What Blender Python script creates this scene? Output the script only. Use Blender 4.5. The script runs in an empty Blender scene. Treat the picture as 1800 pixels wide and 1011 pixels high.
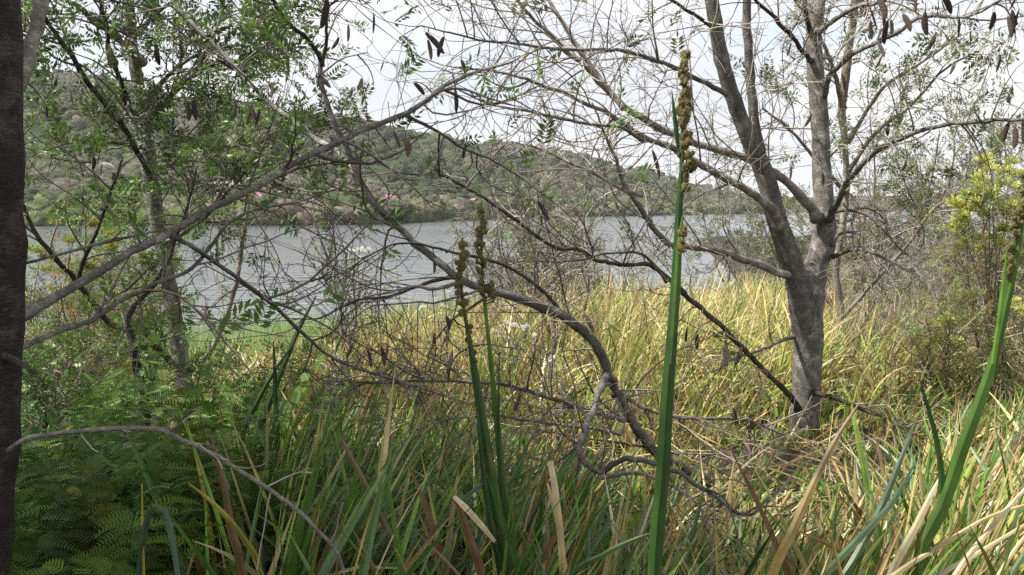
import bpy, math, random
import numpy as np
from mathutils import Vector, Matrix

random.seed(11)
RNG = np.random.default_rng(11)
scene = bpy.context.scene
COL = scene.collection

# ------------------------------------------------------------------ camera
EYE = 2.5                    # eye height above the lake surface
F = 1750.0                   # focal length in photo pixels (1800 wide)
HOR = 362.0                  # pixel row of the horizon
PITCH = math.atan((505.5 - HOR) / F)
cam_data = bpy.data.cameras.new('camera')
cam = bpy.data.objects.new('camera', cam_data)
COL.objects.link(cam)
cam_data.sensor_width = 36.0
cam_data.lens = 36.0 * F / 1800.0
cam_data.clip_start = 0.05
cam_data.clip_end = 8000.0
cam.location = (0, 0, EYE)
cam.rotation_euler = (math.radians(90) - PITCH, 0, 0)
scene.camera = cam

# ------------------------------------------------------------------ light
SUN_EL, SUN_AZ = 58.0, -98.0       # azimuth from +Y towards +X (degrees): the sun stands to the left
sd = Vector((math.sin(math.radians(SUN_AZ)) * math.cos(math.radians(SUN_EL)),
             math.cos(math.radians(SUN_AZ)) * math.cos(math.radians(SUN_EL)),
             math.sin(math.radians(SUN_EL))))
sun_data = bpy.data.lights.new('sun', 'SUN')
sun_data.energy = 5.0
sun_data.angle = math.radians(1.0)
sun_data.color = (1.0, 0.95, 0.87)
sun = bpy.data.objects.new('sun', sun_data)
COL.objects.link(sun)
sun.rotation_euler = sd.to_track_quat('Z', 'Y').to_euler()
sun.location = (-30, -10, 40)

world = bpy.data.worlds.new('World')
scene.world = world
world.use_nodes = True
nt = world.node_tree
nt.nodes.clear()
def WN(t, **kw):
    n = nt.nodes.new(t)
    for k, v in kw.items():
        setattr(n, k, v)
    return n
w_out = WN('ShaderNodeOutputWorld')
w_bg = WN('ShaderNodeBackground')
w_bg.inputs['Strength'].default_value = 0.1
w_sky = WN('ShaderNodeTexSky', sky_type='NISHITA', sun_disc=False)
w_sky.sun_elevation = math.radians(SUN_EL)
w_sky.sun_rotation = math.radians(SUN_AZ)
w_geo = WN('ShaderNodeNewGeometry')
w_map = WN('ShaderNodeVectorMath', operation='MULTIPLY')
w_map.inputs[1].default_value = (1.0, 1.0, 2.6)
w_n1 = WN('ShaderNodeTexNoise')
w_n1.inputs['Scale'].default_value = 3.2
w_n1.inputs['Detail'].default_value = 6
w_r1 = WN('ShaderNodeMapRange')
w_r1.inputs[1].default_value = 0.30
w_r1.inputs[2].default_value = 0.52
w_r1.inputs[3].default_value = 0.62
w_r1.inputs[4].default_value = 1.0
w_n2 = WN('ShaderNodeTexNoise')
w_n2.inputs['Scale'].default_value = 2.1
w_n2.inputs['Detail'].default_value = 4
w_r2 = WN('ShaderNodeValToRGB')
w_r2.color_ramp.elements[0].position = 0.34
w_r2.color_ramp.elements[0].color = (4.0, 4.15, 4.45, 1)
w_r2.color_ramp.elements[1].position = 0.60
w_r2.color_ramp.elements[1].color = (5.3, 5.3, 5.32, 1)
w_mix = WN('ShaderNodeMixRGB')
L = nt.links.new
L(w_geo.outputs['Incoming'], w_map.inputs[0])
L(w_map.outputs[0], w_n1.inputs['Vector'])
L(w_map.outputs[0], w_n2.inputs['Vector'])
L(w_n1.outputs['Fac'], w_r1.inputs[0])
L(w_n2.outputs['Fac'], w_r2.inputs[0])
L(w_r1.outputs[0], w_mix.inputs[0])
L(w_sky.outputs[0], w_mix.inputs[1])
L(w_r2.outputs[0], w_mix.inputs[2])
L(w_mix.outputs[0], w_bg.inputs['Color'])
L(w_bg.outputs[0], w_out.inputs['Surface'])

vs = scene.view_settings
vs.view_transform = 'Standard'
vs.look = 'None'
vs.exposure = 1.1
vs.gamma = 1.0
cy = scene.cycles
cy.max_bounces = 6
cy.diffuse_bounces = 3
cy.glossy_bounces = 2
cy.transmission_bounces = 4
cy.transparent_max_bounces = 4
cy.sample_clamp_indirect = 4.0
cy.use_denoising = False

# ------------------------------------------------------------------ helpers: picture <-> place
CP, SP = math.cos(PITCH), math.sin(PITCH)
def P(x, y, d):
    """point of the place seen at photo pixel (x, y), d metres ahead of the camera"""
    u = (x - 900.0) / F
    v = (505.5 - y) / F
    dy = CP + v * SP
    dz = -SP + v * CP
    s = d / dy
    return np.array((u * s, d, EYE + dz * s))
def shore(x):
    """distance of the water's edge ahead, for a place x to the right"""
    x = np.asarray(x, float)
    a = 13.5 + 8.5 * sstep((x + 5.5) / 8.5)
    return a + 70.0 * sstep((x - 4.0) / 14.0)
def sstep(t):
    t = np.clip(t, 0, 1)
    return t * t * (3 - 2 * t)
def ground_z(x, y):
    x = np.asarray(x, float); y = np.asarray(y, float)
    s = shore(x)
    t = (s - y) / (s - 3.5)
    z = np.where(t > 0, 0.02 + 0.9 * sstep(np.minimum(t, 1) * 1.0), 0.02 + t * 1.6)
    z = np.maximum(z, -2.0)
    return z + 0.05 * np.sin(x * 1.7 + 0.6) * np.cos(y * 1.3) * np.clip(t * 4, 0, 1)

# ------------------------------------------------------------------ helpers: meshes
def mesh_np(name, V, quads=None, tris=None, col=None, smooth=True):
    me = bpy.data.meshes.new(name)
    V = np.asarray(V, np.float32)
    nq = 0 if quads is None else len(quads)
    ntri = 0 if tris is None else len(tris)
    parts, starts, tot = [], [], []
    if nq:
        parts.append(np.asarray(quads, np.int32).ravel())
    if ntri:
        parts.append(np.asarray(tris, np.int32).ravel())
    li = np.concatenate(parts)
    st = np.concatenate([np.arange(nq) * 4, nq * 4 + np.arange(ntri) * 3]).astype(np.int32)
    me.vertices.add(len(V)); me.vertices.foreach_set('co', V.ravel())
    me.loops.add(len(li)); me.loops.foreach_set('vertex_index', li)
    me.polygons.add(nq + ntri)
    me.polygons.foreach_set('loop_start', st)
    me.polygons.foreach_set('use_smooth', np.full(nq + ntri, smooth, dtype=bool))
    me.update(calc_edges=True)
    if col is not None:
        c = np.ones((len(V), 4), np.float32); c[:, :3] = col
        at = me.attributes.new('Col', 'FLOAT_COLOR', 'POINT')
        at.data.foreach_set('color', c.ravel())
    return me
class MB:
    """collects pieces of ONE mesh"""
    def __init__(s):
        s.V, s.Q, s.T, s.C, s.n = [], [], [], [], 0
    def add(s, V, Q=None, T=None, C=None):
        V = np.asarray(V, np.float32).reshape(-1, 3)
        s.V.append(V)
        if Q is not None and len(Q): s.Q.append(np.asarray(Q).reshape(-1, 4) + s.n)
        if T is not None and len(T): s.T.append(np.asarray(T).reshape(-1, 3) + s.n)
        if C is None: C = (1, 1, 1)
        C = np.asarray(C, np.float32)
        s.C.append(np.broadcast_to(C, (len(V), 3)) if C.ndim == 1 else C.reshape(-1, 3))
        s.n += len(V)
    def mesh(s, name, smooth=True):
        return mesh_np(name, np.concatenate(s.V), np.concatenate(s.Q) if s.Q else None,
                       np.concatenate(s.T) if s.T else None, np.concatenate(s.C), smooth)
    def build(s, name, mat, parent=None, kind=None, smooth=True):
        if s.n == 0: return None
        return link(name, s.mesh(name, smooth), mat, parent, kind)
def wloc(o):
    p = Vector((0, 0, 0))
    while o is not None:
        p += o.location; o = o.parent
    return p
def link(name, me, mat, parent=None, kind=None):
    o = bpy.data.objects.new(name, me)
    COL.objects.link(o)
    if mat is not None and len(me.materials) == 0: me.materials.append(mat)
    if parent is not None:
        o.parent = parent
        o.location = -wloc(parent)
    if kind: o['kind'] = kind
    return o
def thing(name, label, cat, loc, group=None):
    o = bpy.data.objects.new(name, None)
    COL.objects.link(o)
    o.location = Vector([float(c) for c in loc]); o['label'] = label; o['category'] = cat
    o.empty_display_size = 0.1
    if group: o['group'] = group
    return o

def crom(pts, n):
    """smooth curve through points (rows may carry extra columns)"""
    p = np.asarray(pts, float)
    if len(p) < 3:
        t = np.linspace(0, 1, n)[:, None]
        return p[0] * (1 - t) + p[-1] * t
    q = np.vstack([2 * p[0] - p[1], p, 2 * p[-1] - p[-2]])
    seg = np.linalg.norm(np.diff(p[:, :3], axis=0), axis=1)
    cum = np.concatenate([[0], np.cumsum(seg)])
    s = np.linspace(0, cum[-1] * 0.999999, n)
    i = np.clip(np.searchsorted(cum, s, side='right') - 1, 0, len(p) - 2)
    t = ((s - cum[i]) / np.maximum(seg[i], 1e-9))[:, None]
    p0, p1, p2, p3 = q[i], q[i + 1], q[i + 2], q[i + 3]
    return 0.5 * (2 * p1 + (p2 - p0) * t + (2 * p0 - 5 * p1 + 4 * p2 - p3) * t * t + (3 * p1 - p0 - 3 * p2 + p3) * t ** 3)
def tubes(pts, rad, k):
    """pts (T,N,3), rad (T,N) -> verts, quads of T tubes of k sides"""
    pts = np.asarray(pts, float); rad = np.asarray(rad, float)
    T, N, _ = pts.shape
    tan = np.gradient(pts, axis=1)
    tan /= np.maximum(np.linalg.norm(tan, axis=2, keepdims=True), 1e-9)
    mean = tan.mean(axis=1)
    ax = np.argmin(np.abs(mean), axis=1)
    ref = np.eye(3)[ax][:, None, :]
    u = np.cross(tan, np.broadcast_to(ref, tan.shape)); u /= np.maximum(np.linalg.norm(u, axis=2, keepdims=True), 1e-9)
    v = np.cross(tan, u)
    a = np.arange(k) * 2 * math.pi / k
    ring = u[:, :, None, :] * np.cos(a)[None, None, :, None] + v[:, :, None, :] * np.sin(a)[None, None, :, None]
    V = pts[:, :, None, :] + ring * rad[:, :, None, None]
    V = V.reshape(-1, 3)
    b = (np.arange(T) * N * k)[:, None, None] + (np.arange(N - 1) * k)[None, :, None]
    j = np.arange(k)[None, None, :]; j2 = (j + 1) % k
    Q = np.stack([b + j, b + j2, b + k + j2, b + k + j], axis=-1).reshape(-1, 4)
    return V, Q
def unit(a):
    return a / np.maximum(np.linalg.norm(a, axis=-1, keepdims=True), 1e-9)
def walk(start, dirs, length, n, curl=0.6, jit=0.10, up=0.0):
    """random arching twigs: (T,3),(T,3),(T,) -> (T,n,3)"""
    T = len(start)
    d = unit(np.asarray(dirs, float))
    ax = unit(np.cross(d, RNG.normal(size=(T, 3))))
    k = (RNG.normal(size=(T, 1)) * curl) / (n - 1)
    st = (np.asarray(length) / (n - 1))[:, None]
    out = np.empty((T, n, 3)); out[:, 0] = start
    p = np.array(start, float)
    for i in range(1, n):
        d = unit(d + ax * k * 2.2 + RNG.normal(size=(T, 3)) * jit + np.array((0, 0, up / (n - 1))))
        p = p + d * st
        out[:, i] = p
    return out
def tangents(c):
    return unit(np.gradient(c, axis=0))

# ------------------------------------------------------------------ materials
def mat_new(name):
    m = bpy.data.materials.new(name); m.use_nodes = True
    n = m.node_tree; n.nodes.clear()
    return m, n, n.nodes.new, n.links.new
def mat_bark(name, base, light, scale=9.0, spots=0.62, bump=0.75, rough=0.85, rings=0.0):
    m, n, N, Lk = mat_new(name)
    out = N('ShaderNodeOutputMaterial'); bs = N('ShaderNodeBsdfPrincipled')
    bs.inputs['Roughness'].default_value = rough
    bs.inputs['Specular IOR Level'].default_value = 0.25
    tc = N('ShaderNodeTexCoord')
    n1 = N('ShaderNodeTexNoise'); n1.inputs['Scale'].default_value = scale; n1.inputs['Detail'].default_value = 6; n1.inputs['Roughness'].default_value = 0.7
    n2 = N('ShaderNodeTexNoise'); n2.inputs['Scale'].default_value = scale * 6; n2.inputs['Detail'].default_value = 4
    r1 = N('ShaderNodeValToRGB')
    r1.color_ramp.elements[0].position = 0.36; r1.color_ramp.elements[0].color = (*[c * 0.62 for c in base], 1)
    e = r1.color_ramp.elements.new(0.52); e.color = (*base, 1)
    r1.color_ramp.elements[-1].position = spots + 0.04; r1.color_ramp.elements[-1].color = (*light, 1)
    mx = N('ShaderNodeMixRGB'); mx.blend_type = 'MULTIPLY'; mx.inputs[0].default_value = 0.75
    r2 = N('ShaderNodeValToRGB'); r2.color_ramp.elements[0].position = 0.3; r2.color_ramp.elements[0].color = (0.5, 0.48, 0.46, 1)
    r2.color_ramp.elements[1].position = 0.62; r2.color_ramp.elements[1].color = (1.1, 1.1, 1.1, 1)
    mp = N('ShaderNodeMapping'); mp.inputs['Scale'].default_value = (1, 1, 3.2)
    Lk(tc.outputs['Object'], n1.inputs['Vector']); Lk(tc.outputs['Object'], mp.inputs[0]); Lk(mp.outputs[0], n2.inputs['Vector'])
    Lk(n1.outputs['Fac'], r1.inputs[0]); Lk(n2.outputs['Fac'], r2.inputs[0])
    Lk(r1.outputs[0], mx.inputs[1]); Lk(r2.outputs[0], mx.inputs[2])
    n3 = N('ShaderNodeTexNoise'); n3.inputs['Scale'].default_value = scale * 3.4; n3.inputs['Detail'].default_value = 5; n3.inputs['Roughness'].default_value = 0.75
    r3 = N('ShaderNodeMapRange'); r3.inputs[1].default_value = 0.60; r3.inputs[2].default_value = 0.66; r3.inputs[4].default_value = 0.75
    ml = N('ShaderNodeMixRGB'); ml.inputs[2].default_value = (*light, 1)
    Lk(tc.outputs['Object'], n3.inputs['Vector']); Lk(n3.outputs['Fac'], r3.inputs[0]); Lk(r3.outputs[0], ml.inputs[0])
    Lk(mx.outputs[0], ml.inputs[1]); Lk(ml.outputs[0], bs.inputs['Base Color'])
    bp = N('ShaderNodeBump'); bp.inputs['Strength'].default_value = bump; bp.inputs['Distance'].default_value = 0.01
    Lk(n2.outputs['Fac'], bp.inputs['Height']); Lk(bp.outputs[0], bs.inputs['Normal'])
    Lk(bs.outputs[0], out.inputs[0])
    return m
def mat_leaf(name, transl=0.3, rough=0.5, spec=0.35, noise=0.0, scale=30.0, stripe=False):
    """colour from the per-leaf attribute, some light shines through"""
    m, n, N, Lk = mat_new(name)
    out = N('ShaderNodeOutputMaterial'); bs = N('ShaderNodeBsdfPrincipled'); tr = N('ShaderNodeBsdfTranslucent'); mx = N('ShaderNodeMixShader')
    at = N('ShaderNodeAttribute'); at.attribute_name = 'Col'
    bs.inputs['Roughness'].default_value = rough; bs.inputs['Specular IOR Level'].default_value = spec
    src = at.outputs['Color']
    if noise:
        tc = N('ShaderNodeTexCoord'); nz = N('ShaderNodeTexNoise'); nz.inputs['Scale'].default_value = scale; nz.inputs['Detail'].default_value = 4
        rr = N('ShaderNodeMapRange'); rr.inputs[1].default_value = 0.3; rr.inputs[2].default_value = 0.7
        rr.inputs[3].default_value = 1 - noise; rr.inputs[4].default_value = 1 + noise
        mm = N('ShaderNodeVectorMath'); mm.operation = 'SCALE'
        Lk(tc.outputs['Object'], nz.inputs['Vector']); Lk(nz.outputs['Fac'], rr.inputs[0])
        Lk(src, mm.inputs[0]); Lk(rr.outputs[0], mm.inputs['Scale']); src = mm.outputs[0]
    Lk(src, bs.inputs['Base Color']); Lk(src, tr.inputs['Color'])
    mx.inputs[0].default_value = transl
    Lk(bs.outputs[0], mx.inputs[1]); Lk(tr.outputs[0], mx.inputs[2]); Lk(mx.outputs[0], out.inputs[0])
    return m
def mat_attr(name, rough=0.8, spec=0.2, noise=0.25, scale=4.0, bump=0.0):
    m, n, N, Lk = mat_new(name)
    out = N('ShaderNodeOutputMaterial'); bs = N('ShaderNodeBsdfPrincipled')
    at = N('ShaderNodeAttribute'); at.attribute_name = 'Col'
    bs.inputs['Roughness'].default_value = rough; bs.inputs['Specular IOR Level'].default_value = spec
    tc = N('ShaderNodeTexCoord'); nz = N('ShaderNodeTexNoise'); nz.inputs['Scale'].default_value = scale; nz.inputs['Detail'].default_value = 5
    rr = N('ShaderNodeMapRange'); rr.inputs[1].default_value = 0.3; rr.inputs[2].default_value = 0.7
    rr.inputs[3].default_value = 1 - noise; rr.inputs[4].default_value = 1 + noise
    mm = N('ShaderNodeVectorMath'); mm.operation = 'SCALE'
    Lk(tc.outputs['Object'], nz.inputs['Vector']); Lk(nz.outputs['Fac'], rr.inputs[0])
    Lk(at.outputs['Color'], mm.inputs[0]); Lk(rr.outputs[0], mm.inputs['Scale']); Lk(mm.outputs[0], bs.inputs['Base Color'])
    if bump:
        bp = N('ShaderNodeBump'); bp.inputs['Strength'].default_value = bump; bp.inputs['Distance'].default_value = 1.0 / scale
        Lk(nz.outputs['Fac'], bp.inputs['Height']); Lk(bp.outputs[0], bs.inputs['Normal'])
    Lk(bs.outputs[0], out.inputs[0])
    return m

M_BARK = mat_bark('smooth_grey_bark', (0.16, 0.148, 0.132), (0.40, 0.395, 0.365), 13.0, 0.64)
M_BARK_DARK = mat_bark('dark_bark', (0.055, 0.047, 0.040), (0.12, 0.11, 0.095), 8.0)
M_BARK_NEAR = mat_bark('shaded_brown_bark', (0.032, 0.026, 0.021), (0.085, 0.078, 0.062), 8.0)  # near trunk only: the shade on it is put into this darkened colour
M_BARK_MID = mat_bark('brown_grey_bark', (0.12, 0.112, 0.100), (0.27, 0.26, 0.24), 11.0, 0.64)
M_BARK_PALE = mat_bark('pale_weathered_wood', (0.21, 0.185, 0.155), (0.42, 0.39, 0.345), 14.0, 0.64)
M_TWIG = mat_attr('twig_bark', 0.85, 0.15, 0.3, 25.0)
M_LEAF = mat_leaf('pinnate_leaf', 0.35, 0.45, 0.4)
M_REED = mat_leaf('reed_blade', 0.24, 0.5, 0.3)
M_SEDGE = mat_leaf('sedge_leaf', 0.32, 0.38, 0.5, 0.25, 14.0)
M_FERN = mat_leaf('fern_frond', 0.30, 0.55, 0.25)
M_POD = mat_attr('pod_husk', 0.8, 0.2, 0.35, 160.0, 0.5)
M_FRUIT = mat_attr('seed_capsule', 0.8, 0.15, 0.35, 220.0, 0.6)
M_FLOWER = mat_leaf('petal', 0.35, 0.7, 0.1)
M_SCRUB = mat_attr('hill_scrub', 0.9, 0.05, 0.45, 1.1, 0.9)
M_ROCK = mat_attr('pale_rock', 0.9, 0.1, 0.3, 1.5, 0.6)

# ground
def ground_material():
    m, n, N, Lk = mat_new('damp_soil_and_litter')
    out = N('ShaderNodeOutputMaterial'); bs = N('ShaderNodeBsdfPrincipled'); bs.inputs['Roughness'].default_value = 0.95
    tc = N('ShaderNodeTexCoord')
    nz = N('ShaderNodeTexNoise'); nz.inputs['Scale'].default_value = 3.0; nz.inputs['Detail'].default_value = 8
    r = N('ShaderNodeValToRGB')
    r.color_ramp.elements[0].position = 0.35; r.color_ramp.elements[0].color = (0.008, 0.007, 0.004, 1)
    r.color_ramp.elements[1].position = 0.68; r.color_ramp.elements[1].color = (0.030, 0.025, 0.015, 1)
    bp = N('ShaderNodeBump'); bp.inputs['Strength'].default_value = 0.8; bp.inputs['Distance'].default_value = 0.09
    Lk(tc.outputs['Object'], nz.inputs['Vector']); Lk(nz.outputs['Fac'], r.inputs[0]); Lk(r.outputs[0], bs.inputs['Base Color'])
    Lk(nz.outputs['Fac'], bp.inputs['Height']); Lk(bp.outputs[0], bs.inputs['Normal']); Lk(bs.outputs[0], out.inputs[0])
    return m
def water_material():
    m, n, N, Lk = mat_new('rippled_lake_water')
    out = N('ShaderNodeOutputMaterial'); bs = N('ShaderNodeBsdfPrincipled')
    bs.inputs['Base Color'].default_value = (0.115, 0.13, 0.145, 1)
    bs.inputs['Roughness'].default_value = 0.08
    bs.inputs['IOR'].default_value = 1.333
    tc = N('ShaderNodeTexCoord')
    mp = N('ShaderNodeMapping'); mp.inputs['Scale'].default_value = (0.45, 1.7, 1); mp.inputs['Rotation'].default_value = (0, 0, math.radians(8))
    n1 = N('ShaderNodeTexNoise'); n1.inputs['Scale'].default_value = 1.1; n1.inputs['Detail'].default_value = 4; n1.inputs['Roughness'].default_value = 0.55
    n2 = N('ShaderNodeTexNoise'); n2.inputs['Scale'].default_value = 0.06; n2.inputs['Detail'].default_value = 3
    rr = N('ShaderNodeMapRange'); rr.inputs[1].default_value = 0.35; rr.inputs[2].default_value = 0.65; rr.inputs[3].default_value = 0.7; rr.inputs[4].default_value = 1.2
    mu = N('ShaderNodeMath'); mu.operation = 'MULTIPLY'
    bp = N('ShaderNodeBump'); bp.inputs['Strength'].default_value = 1.0; bp.inputs['Distance'].default_value = 0.09
    Lk(tc.outputs['Object'], mp.inputs[0]); Lk(mp.outputs[0], n1.inputs['Vector']); Lk(tc.outputs['Object'], n2.inputs['Vector'])
    Lk(n2.outputs['Fac'], rr.inputs[0]); Lk(n1.outputs['Fac'], mu.inputs[0]); Lk(rr.outputs[0], mu.inputs[1])
    Lk(mu.outputs[0], bp.inputs['Height']); Lk(bp.outputs[0], bs.inputs['Normal']); Lk(bs.outputs[0], out.inputs[0])
    return m
def hill_material():
    m, n, N, Lk = mat_new('scrubby_hillside')
    out = N('ShaderNodeOutputMaterial'); bs = N('ShaderNodeBsdfPrincipled'); bs.inputs['Roughness'].default_value = 0.95
    bs.inputs['Specular IOR Level'].default_value = 0.05
    tc = N('ShaderNodeTexCoord')
    n1 = N('ShaderNodeTexNoise'); n1.inputs['Scale'].default_value = 0.035; n1.inputs['Detail'].default_value = 7
    n2 = N('ShaderNodeTexNoise'); n2.inputs['Scale'].default_value = 0.35; n2.inputs['Detail'].default_value = 6
    r1 = N('ShaderNodeValToRGB')
    r1.color_ramp.elements[0].position = 0.36; r1.color_ramp.elements[0].color = (0.038, 0.048, 0.024, 1)
    r1.color_ramp.elements[1].position = 0.62; r1.color_ramp.elements[1].color = (0.075, 0.07, 0.05, 1)
    r2 = N('ShaderNodeValToRGB')
    r2.color_ramp.elements[0].position = 0.3; r2.color_ramp.elements[0].color = (0.45, 0.45, 0.45, 1)
    r2.color_ramp.elements[1].position = 0.65; r2.color_ramp.elements[1].color = (1.2, 1.2, 1.2, 1)
    mx = N('ShaderNodeMixRGB'); mx.blend_type = 'MULTIPLY'; mx.inputs[0].default_value = 1
    Lk(tc.outputs['Object'], n1.inputs['Vector']); Lk(tc.outputs['Object'], n2.inputs['Vector'])
    Lk(n1.outputs['Fac'], r1.inputs[0]); Lk(n2.outputs['Fac'], r2.inputs[0]); Lk(r1.outputs[0], mx.inputs[1]); Lk(r2.outputs[0], mx.inputs[2])
    Lk(mx.outputs[0], bs.inputs['Base Color']); Lk(bs.outputs[0], out.inputs[0])
    return m

# ------------------------------------------------------------------ the setting
def grid_mesh(name, X, Y, Z, mat):
    a, b = X.shape
    V = np.stack([X, Y, Z], -1).reshape(-1, 3)
    i = np.arange(a - 1)[:, None] * b + np.arange(b - 1)[None, :]
    Q = np.stack([i, i + 1, i + b + 1, i + b], -1).reshape(-1, 4)
    o = link(name, mesh_np(name, V, Q), mat)
    o['kind'] = 'structure'
    return o
gx = np.concatenate([np.linspace(-2500, -30, 14), np.linspace(-26, 40, 130), np.linspace(50, 2500, 14)])
gy = np.concatenate([np.linspace(-60, -3, 8), np.linspace(-2, 40, 120), np.linspace(45, 3500, 20)])
GX, GY = np.meshgrid(gx, gy, indexing='xy')
g = grid_mesh('ground', GX, GY, ground_z(GX, GY), ground_material())
g['label'] = 'damp soil and leaf litter of the lake bank'
wx = np.array([-2500, 2500.0]); wy = np.array([5, 3500.0])
WX, WY = np.meshgrid(wx, wy)
w = grid_mesh('lake', WX, WY, np.zeros_like(WX), water_material())
w['label'] = 'wind-rippled grey lake behind the reeds'

# far bank and hillside: profile by bearing (photo column), shore distance, crest distance, crest row
HB = np.array([(-900, 120, 420, 60), (-300, 122, 400, 95), (0, 124, 380, 118), (200, 125, 370, 138), (370, 126, 370, 172), (520, 127, 380, 200), (667, 135, 390, 222),
               (760, 160, 400, 233), (860, 190, 430, 249), (970, 215, 470, 264), (1040, 235, 500, 273), (1080, 245, 520, 288), (1160, 262, 560, 305), (1200, 275, 600, 318),
               (1260, 300, 700, 334), (1340, 340, 850, 344), (1500, 400, 1000, 343), (1800, 420, 1100, 338), (2400, 450, 1200, 330)], float)
def hill_point(px, s):
    """s from 0 (water line) over 1 (crest) to 1.3 (behind)"""
    ds = np.interp(px, HB[:, 0], HB[:, 1]); dc = np.interp(px, HB[:, 0], HB[:, 2]); row = np.interp(px, HB[:, 0], HB[:, 3])
    H = EYE + (HOR - row) / F * dc - 2.5
    d = ds + (dc - ds) * s
    prof = np.where(s < 0, s * 20, np.where(s < 1, 0.5 * s ** 1.2 + 0.5 * sstep(s), 1 - (s - 1) ** 2 * 3))
    z = H * prof
    x = (px - 900) / F * d
    z = z + np.clip(s * 6, 0, 1) * (1.1 * np.sin(x * 0.05 + d * 0.031) + 0.8 * np.sin(x * 0.13 + 1 + d * 0.09))
    z = np.where((s >= 0) & (s < 0.08), z + 0.9 * np.clip(s / 0.02, 0, 1), z)
    return x, d, z
hp = np.linspace(-900, 2400, 260); hs = np.concatenate([[-0.06, -0.02], np.linspace(0, 1, 60), np.linspace(1.05, 1.5, 8)])
HPX, HS = np.meshgrid(hp, hs)
hx, hy, hz = hill_point(HPX, HS)
h = grid_mesh('hillside', hx, hy, hz, hill_material())
h['label'] = 'scrub-covered hillside across the lake'

def ico(sub):
    t = (1 + 5 ** 0.5) / 2
    v = [(-1, t, 0), (1, t, 0), (-1, -t, 0), (1, -t, 0), (0, -1, t), (0, 1, t), (0, -1, -t), (0, 1, -t), (t, 0, -1), (t, 0, 1), (-t, 0, -1), (-t, 0, 1)]
    f = [(0, 11, 5), (0, 5, 1), (0, 1, 7), (0, 7, 10), (0, 10, 11), (1, 5, 9), (5, 11, 4), (11, 10, 2), (10, 7, 6), (7, 1, 8), (3, 9, 4), (3, 4, 2), (3, 2, 6), (3, 6, 8), (3, 8, 9), (4, 9, 5), (2, 4, 11), (6, 2, 10), (8, 6, 7), (9, 8, 1)]
    v = [np.array(p) / np.linalg.norm(p) for p in v]
    for _ in range(sub):
        nf, mid = [], {}
        def mp(a, b):
            k = (min(a, b), max(a, b))
            if k not in mid:
                m = v[a] + v[b]; v.append(m / np.linalg.norm(m)); mid[k] = len(v) - 1
            return mid[k]
        for a, b, c in f:
            ab, bc, ca = mp(a, b), mp(b, c), mp(c, a)
            nf += [(a, ab, ca), (b, bc, ab), (c, ca, bc), (ab, bc, ca)]
        f = nf
    return np.array(v), np.array(f)
ICO1 = ico(1); ICO2 = ico(2); ICO0 = ico(0)
def blob(base, r, h, rough=0.3, I=ICO1):
    V = I[0] * (1 + RNG.normal(size=(len(I[0]), 1)) * rough)
    V = V * np.array((r, r, h)); V[:, 2] += h * 0.55
    return V + np.asarray(base)

# scrub: each bush a cloud of leaf clumps, all of it one far-off mass
def leaf_cloud(n, r, h):
    """n clump quads inside a dome"""
    d = unit(RNG.normal(size=(n, 3))); d[:, 2] = np.abs(d[:, 2]) * 1.0 - 0.15
    c = d * (0.55 + 0.5 * RNG.random((n, 1))) * np.array((r, r, h))
    return c, d
def scrub_mesh(count, seed_px, srange, size, cols):
    mb = MB()
    px = RNG.uniform(seed_px[0], seed_px[1], count); s = RNG.uniform(0, 1, count) ** 1.3 * (srange[1] - srange[0]) + srange[0]
    x, y, z = hill_point(px, s)
    big = np.sin(x * 0.045 + y * 0.02) + np.sin(y * 0.06 - x * 0.03 + 2)
    for i in range(count):
        r = RNG.uniform(*size); hgt = r * RNG.uniform(0.6, 1.0)
        V = blob((x[i], y[i], z[i] - 0.15 * hgt), r, hgt, 0.13)
        j = int(np.clip((big[i] * 0.25 + 0.5) * len(cols) + RNG.normal() * 0.8, 0, len(cols) - 1))
        cc = np.array(cols[j]) * RNG.uniform(0.85, 1.15)
        mb.add(V, T=ICO1[1], C=cc[None, :] * RNG.uniform(0.85, 1.15, (len(V), 1)))
    return mb
SC = [(0.032, 0.046, 0.020), (0.040, 0.054, 0.023), (0.048, 0.061, 0.028), (0.06, 0.066, 0.038), (0.085, 0.078, 0.06)]
mb = scrub_mesh(5200, (-320, 1380), (0.02, 1.03), (1.0, 2.6), SC)
o = mb.build('hillside_scrub', M_SCRUB, None, 'stuff')
o['label'] = 'dark green and brown scrub covering the far hillside'; o['category'] = 'scrub'
mb = scrub_mesh(650, (-420, 1300), (0.0, 0.035), (1.0, 2.2), [(0.05, 0.07, 0.03), (0.07, 0.085, 0.035), (0.10, 0.09, 0.06), (0.12, 0.10, 0.085)])
o = mb.build('bank_scrub', M_SCRUB, None, 'stuff')
o['label'] = 'low bushes lining the far bank at the waterline'; o['category'] = 'scrub'

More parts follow.
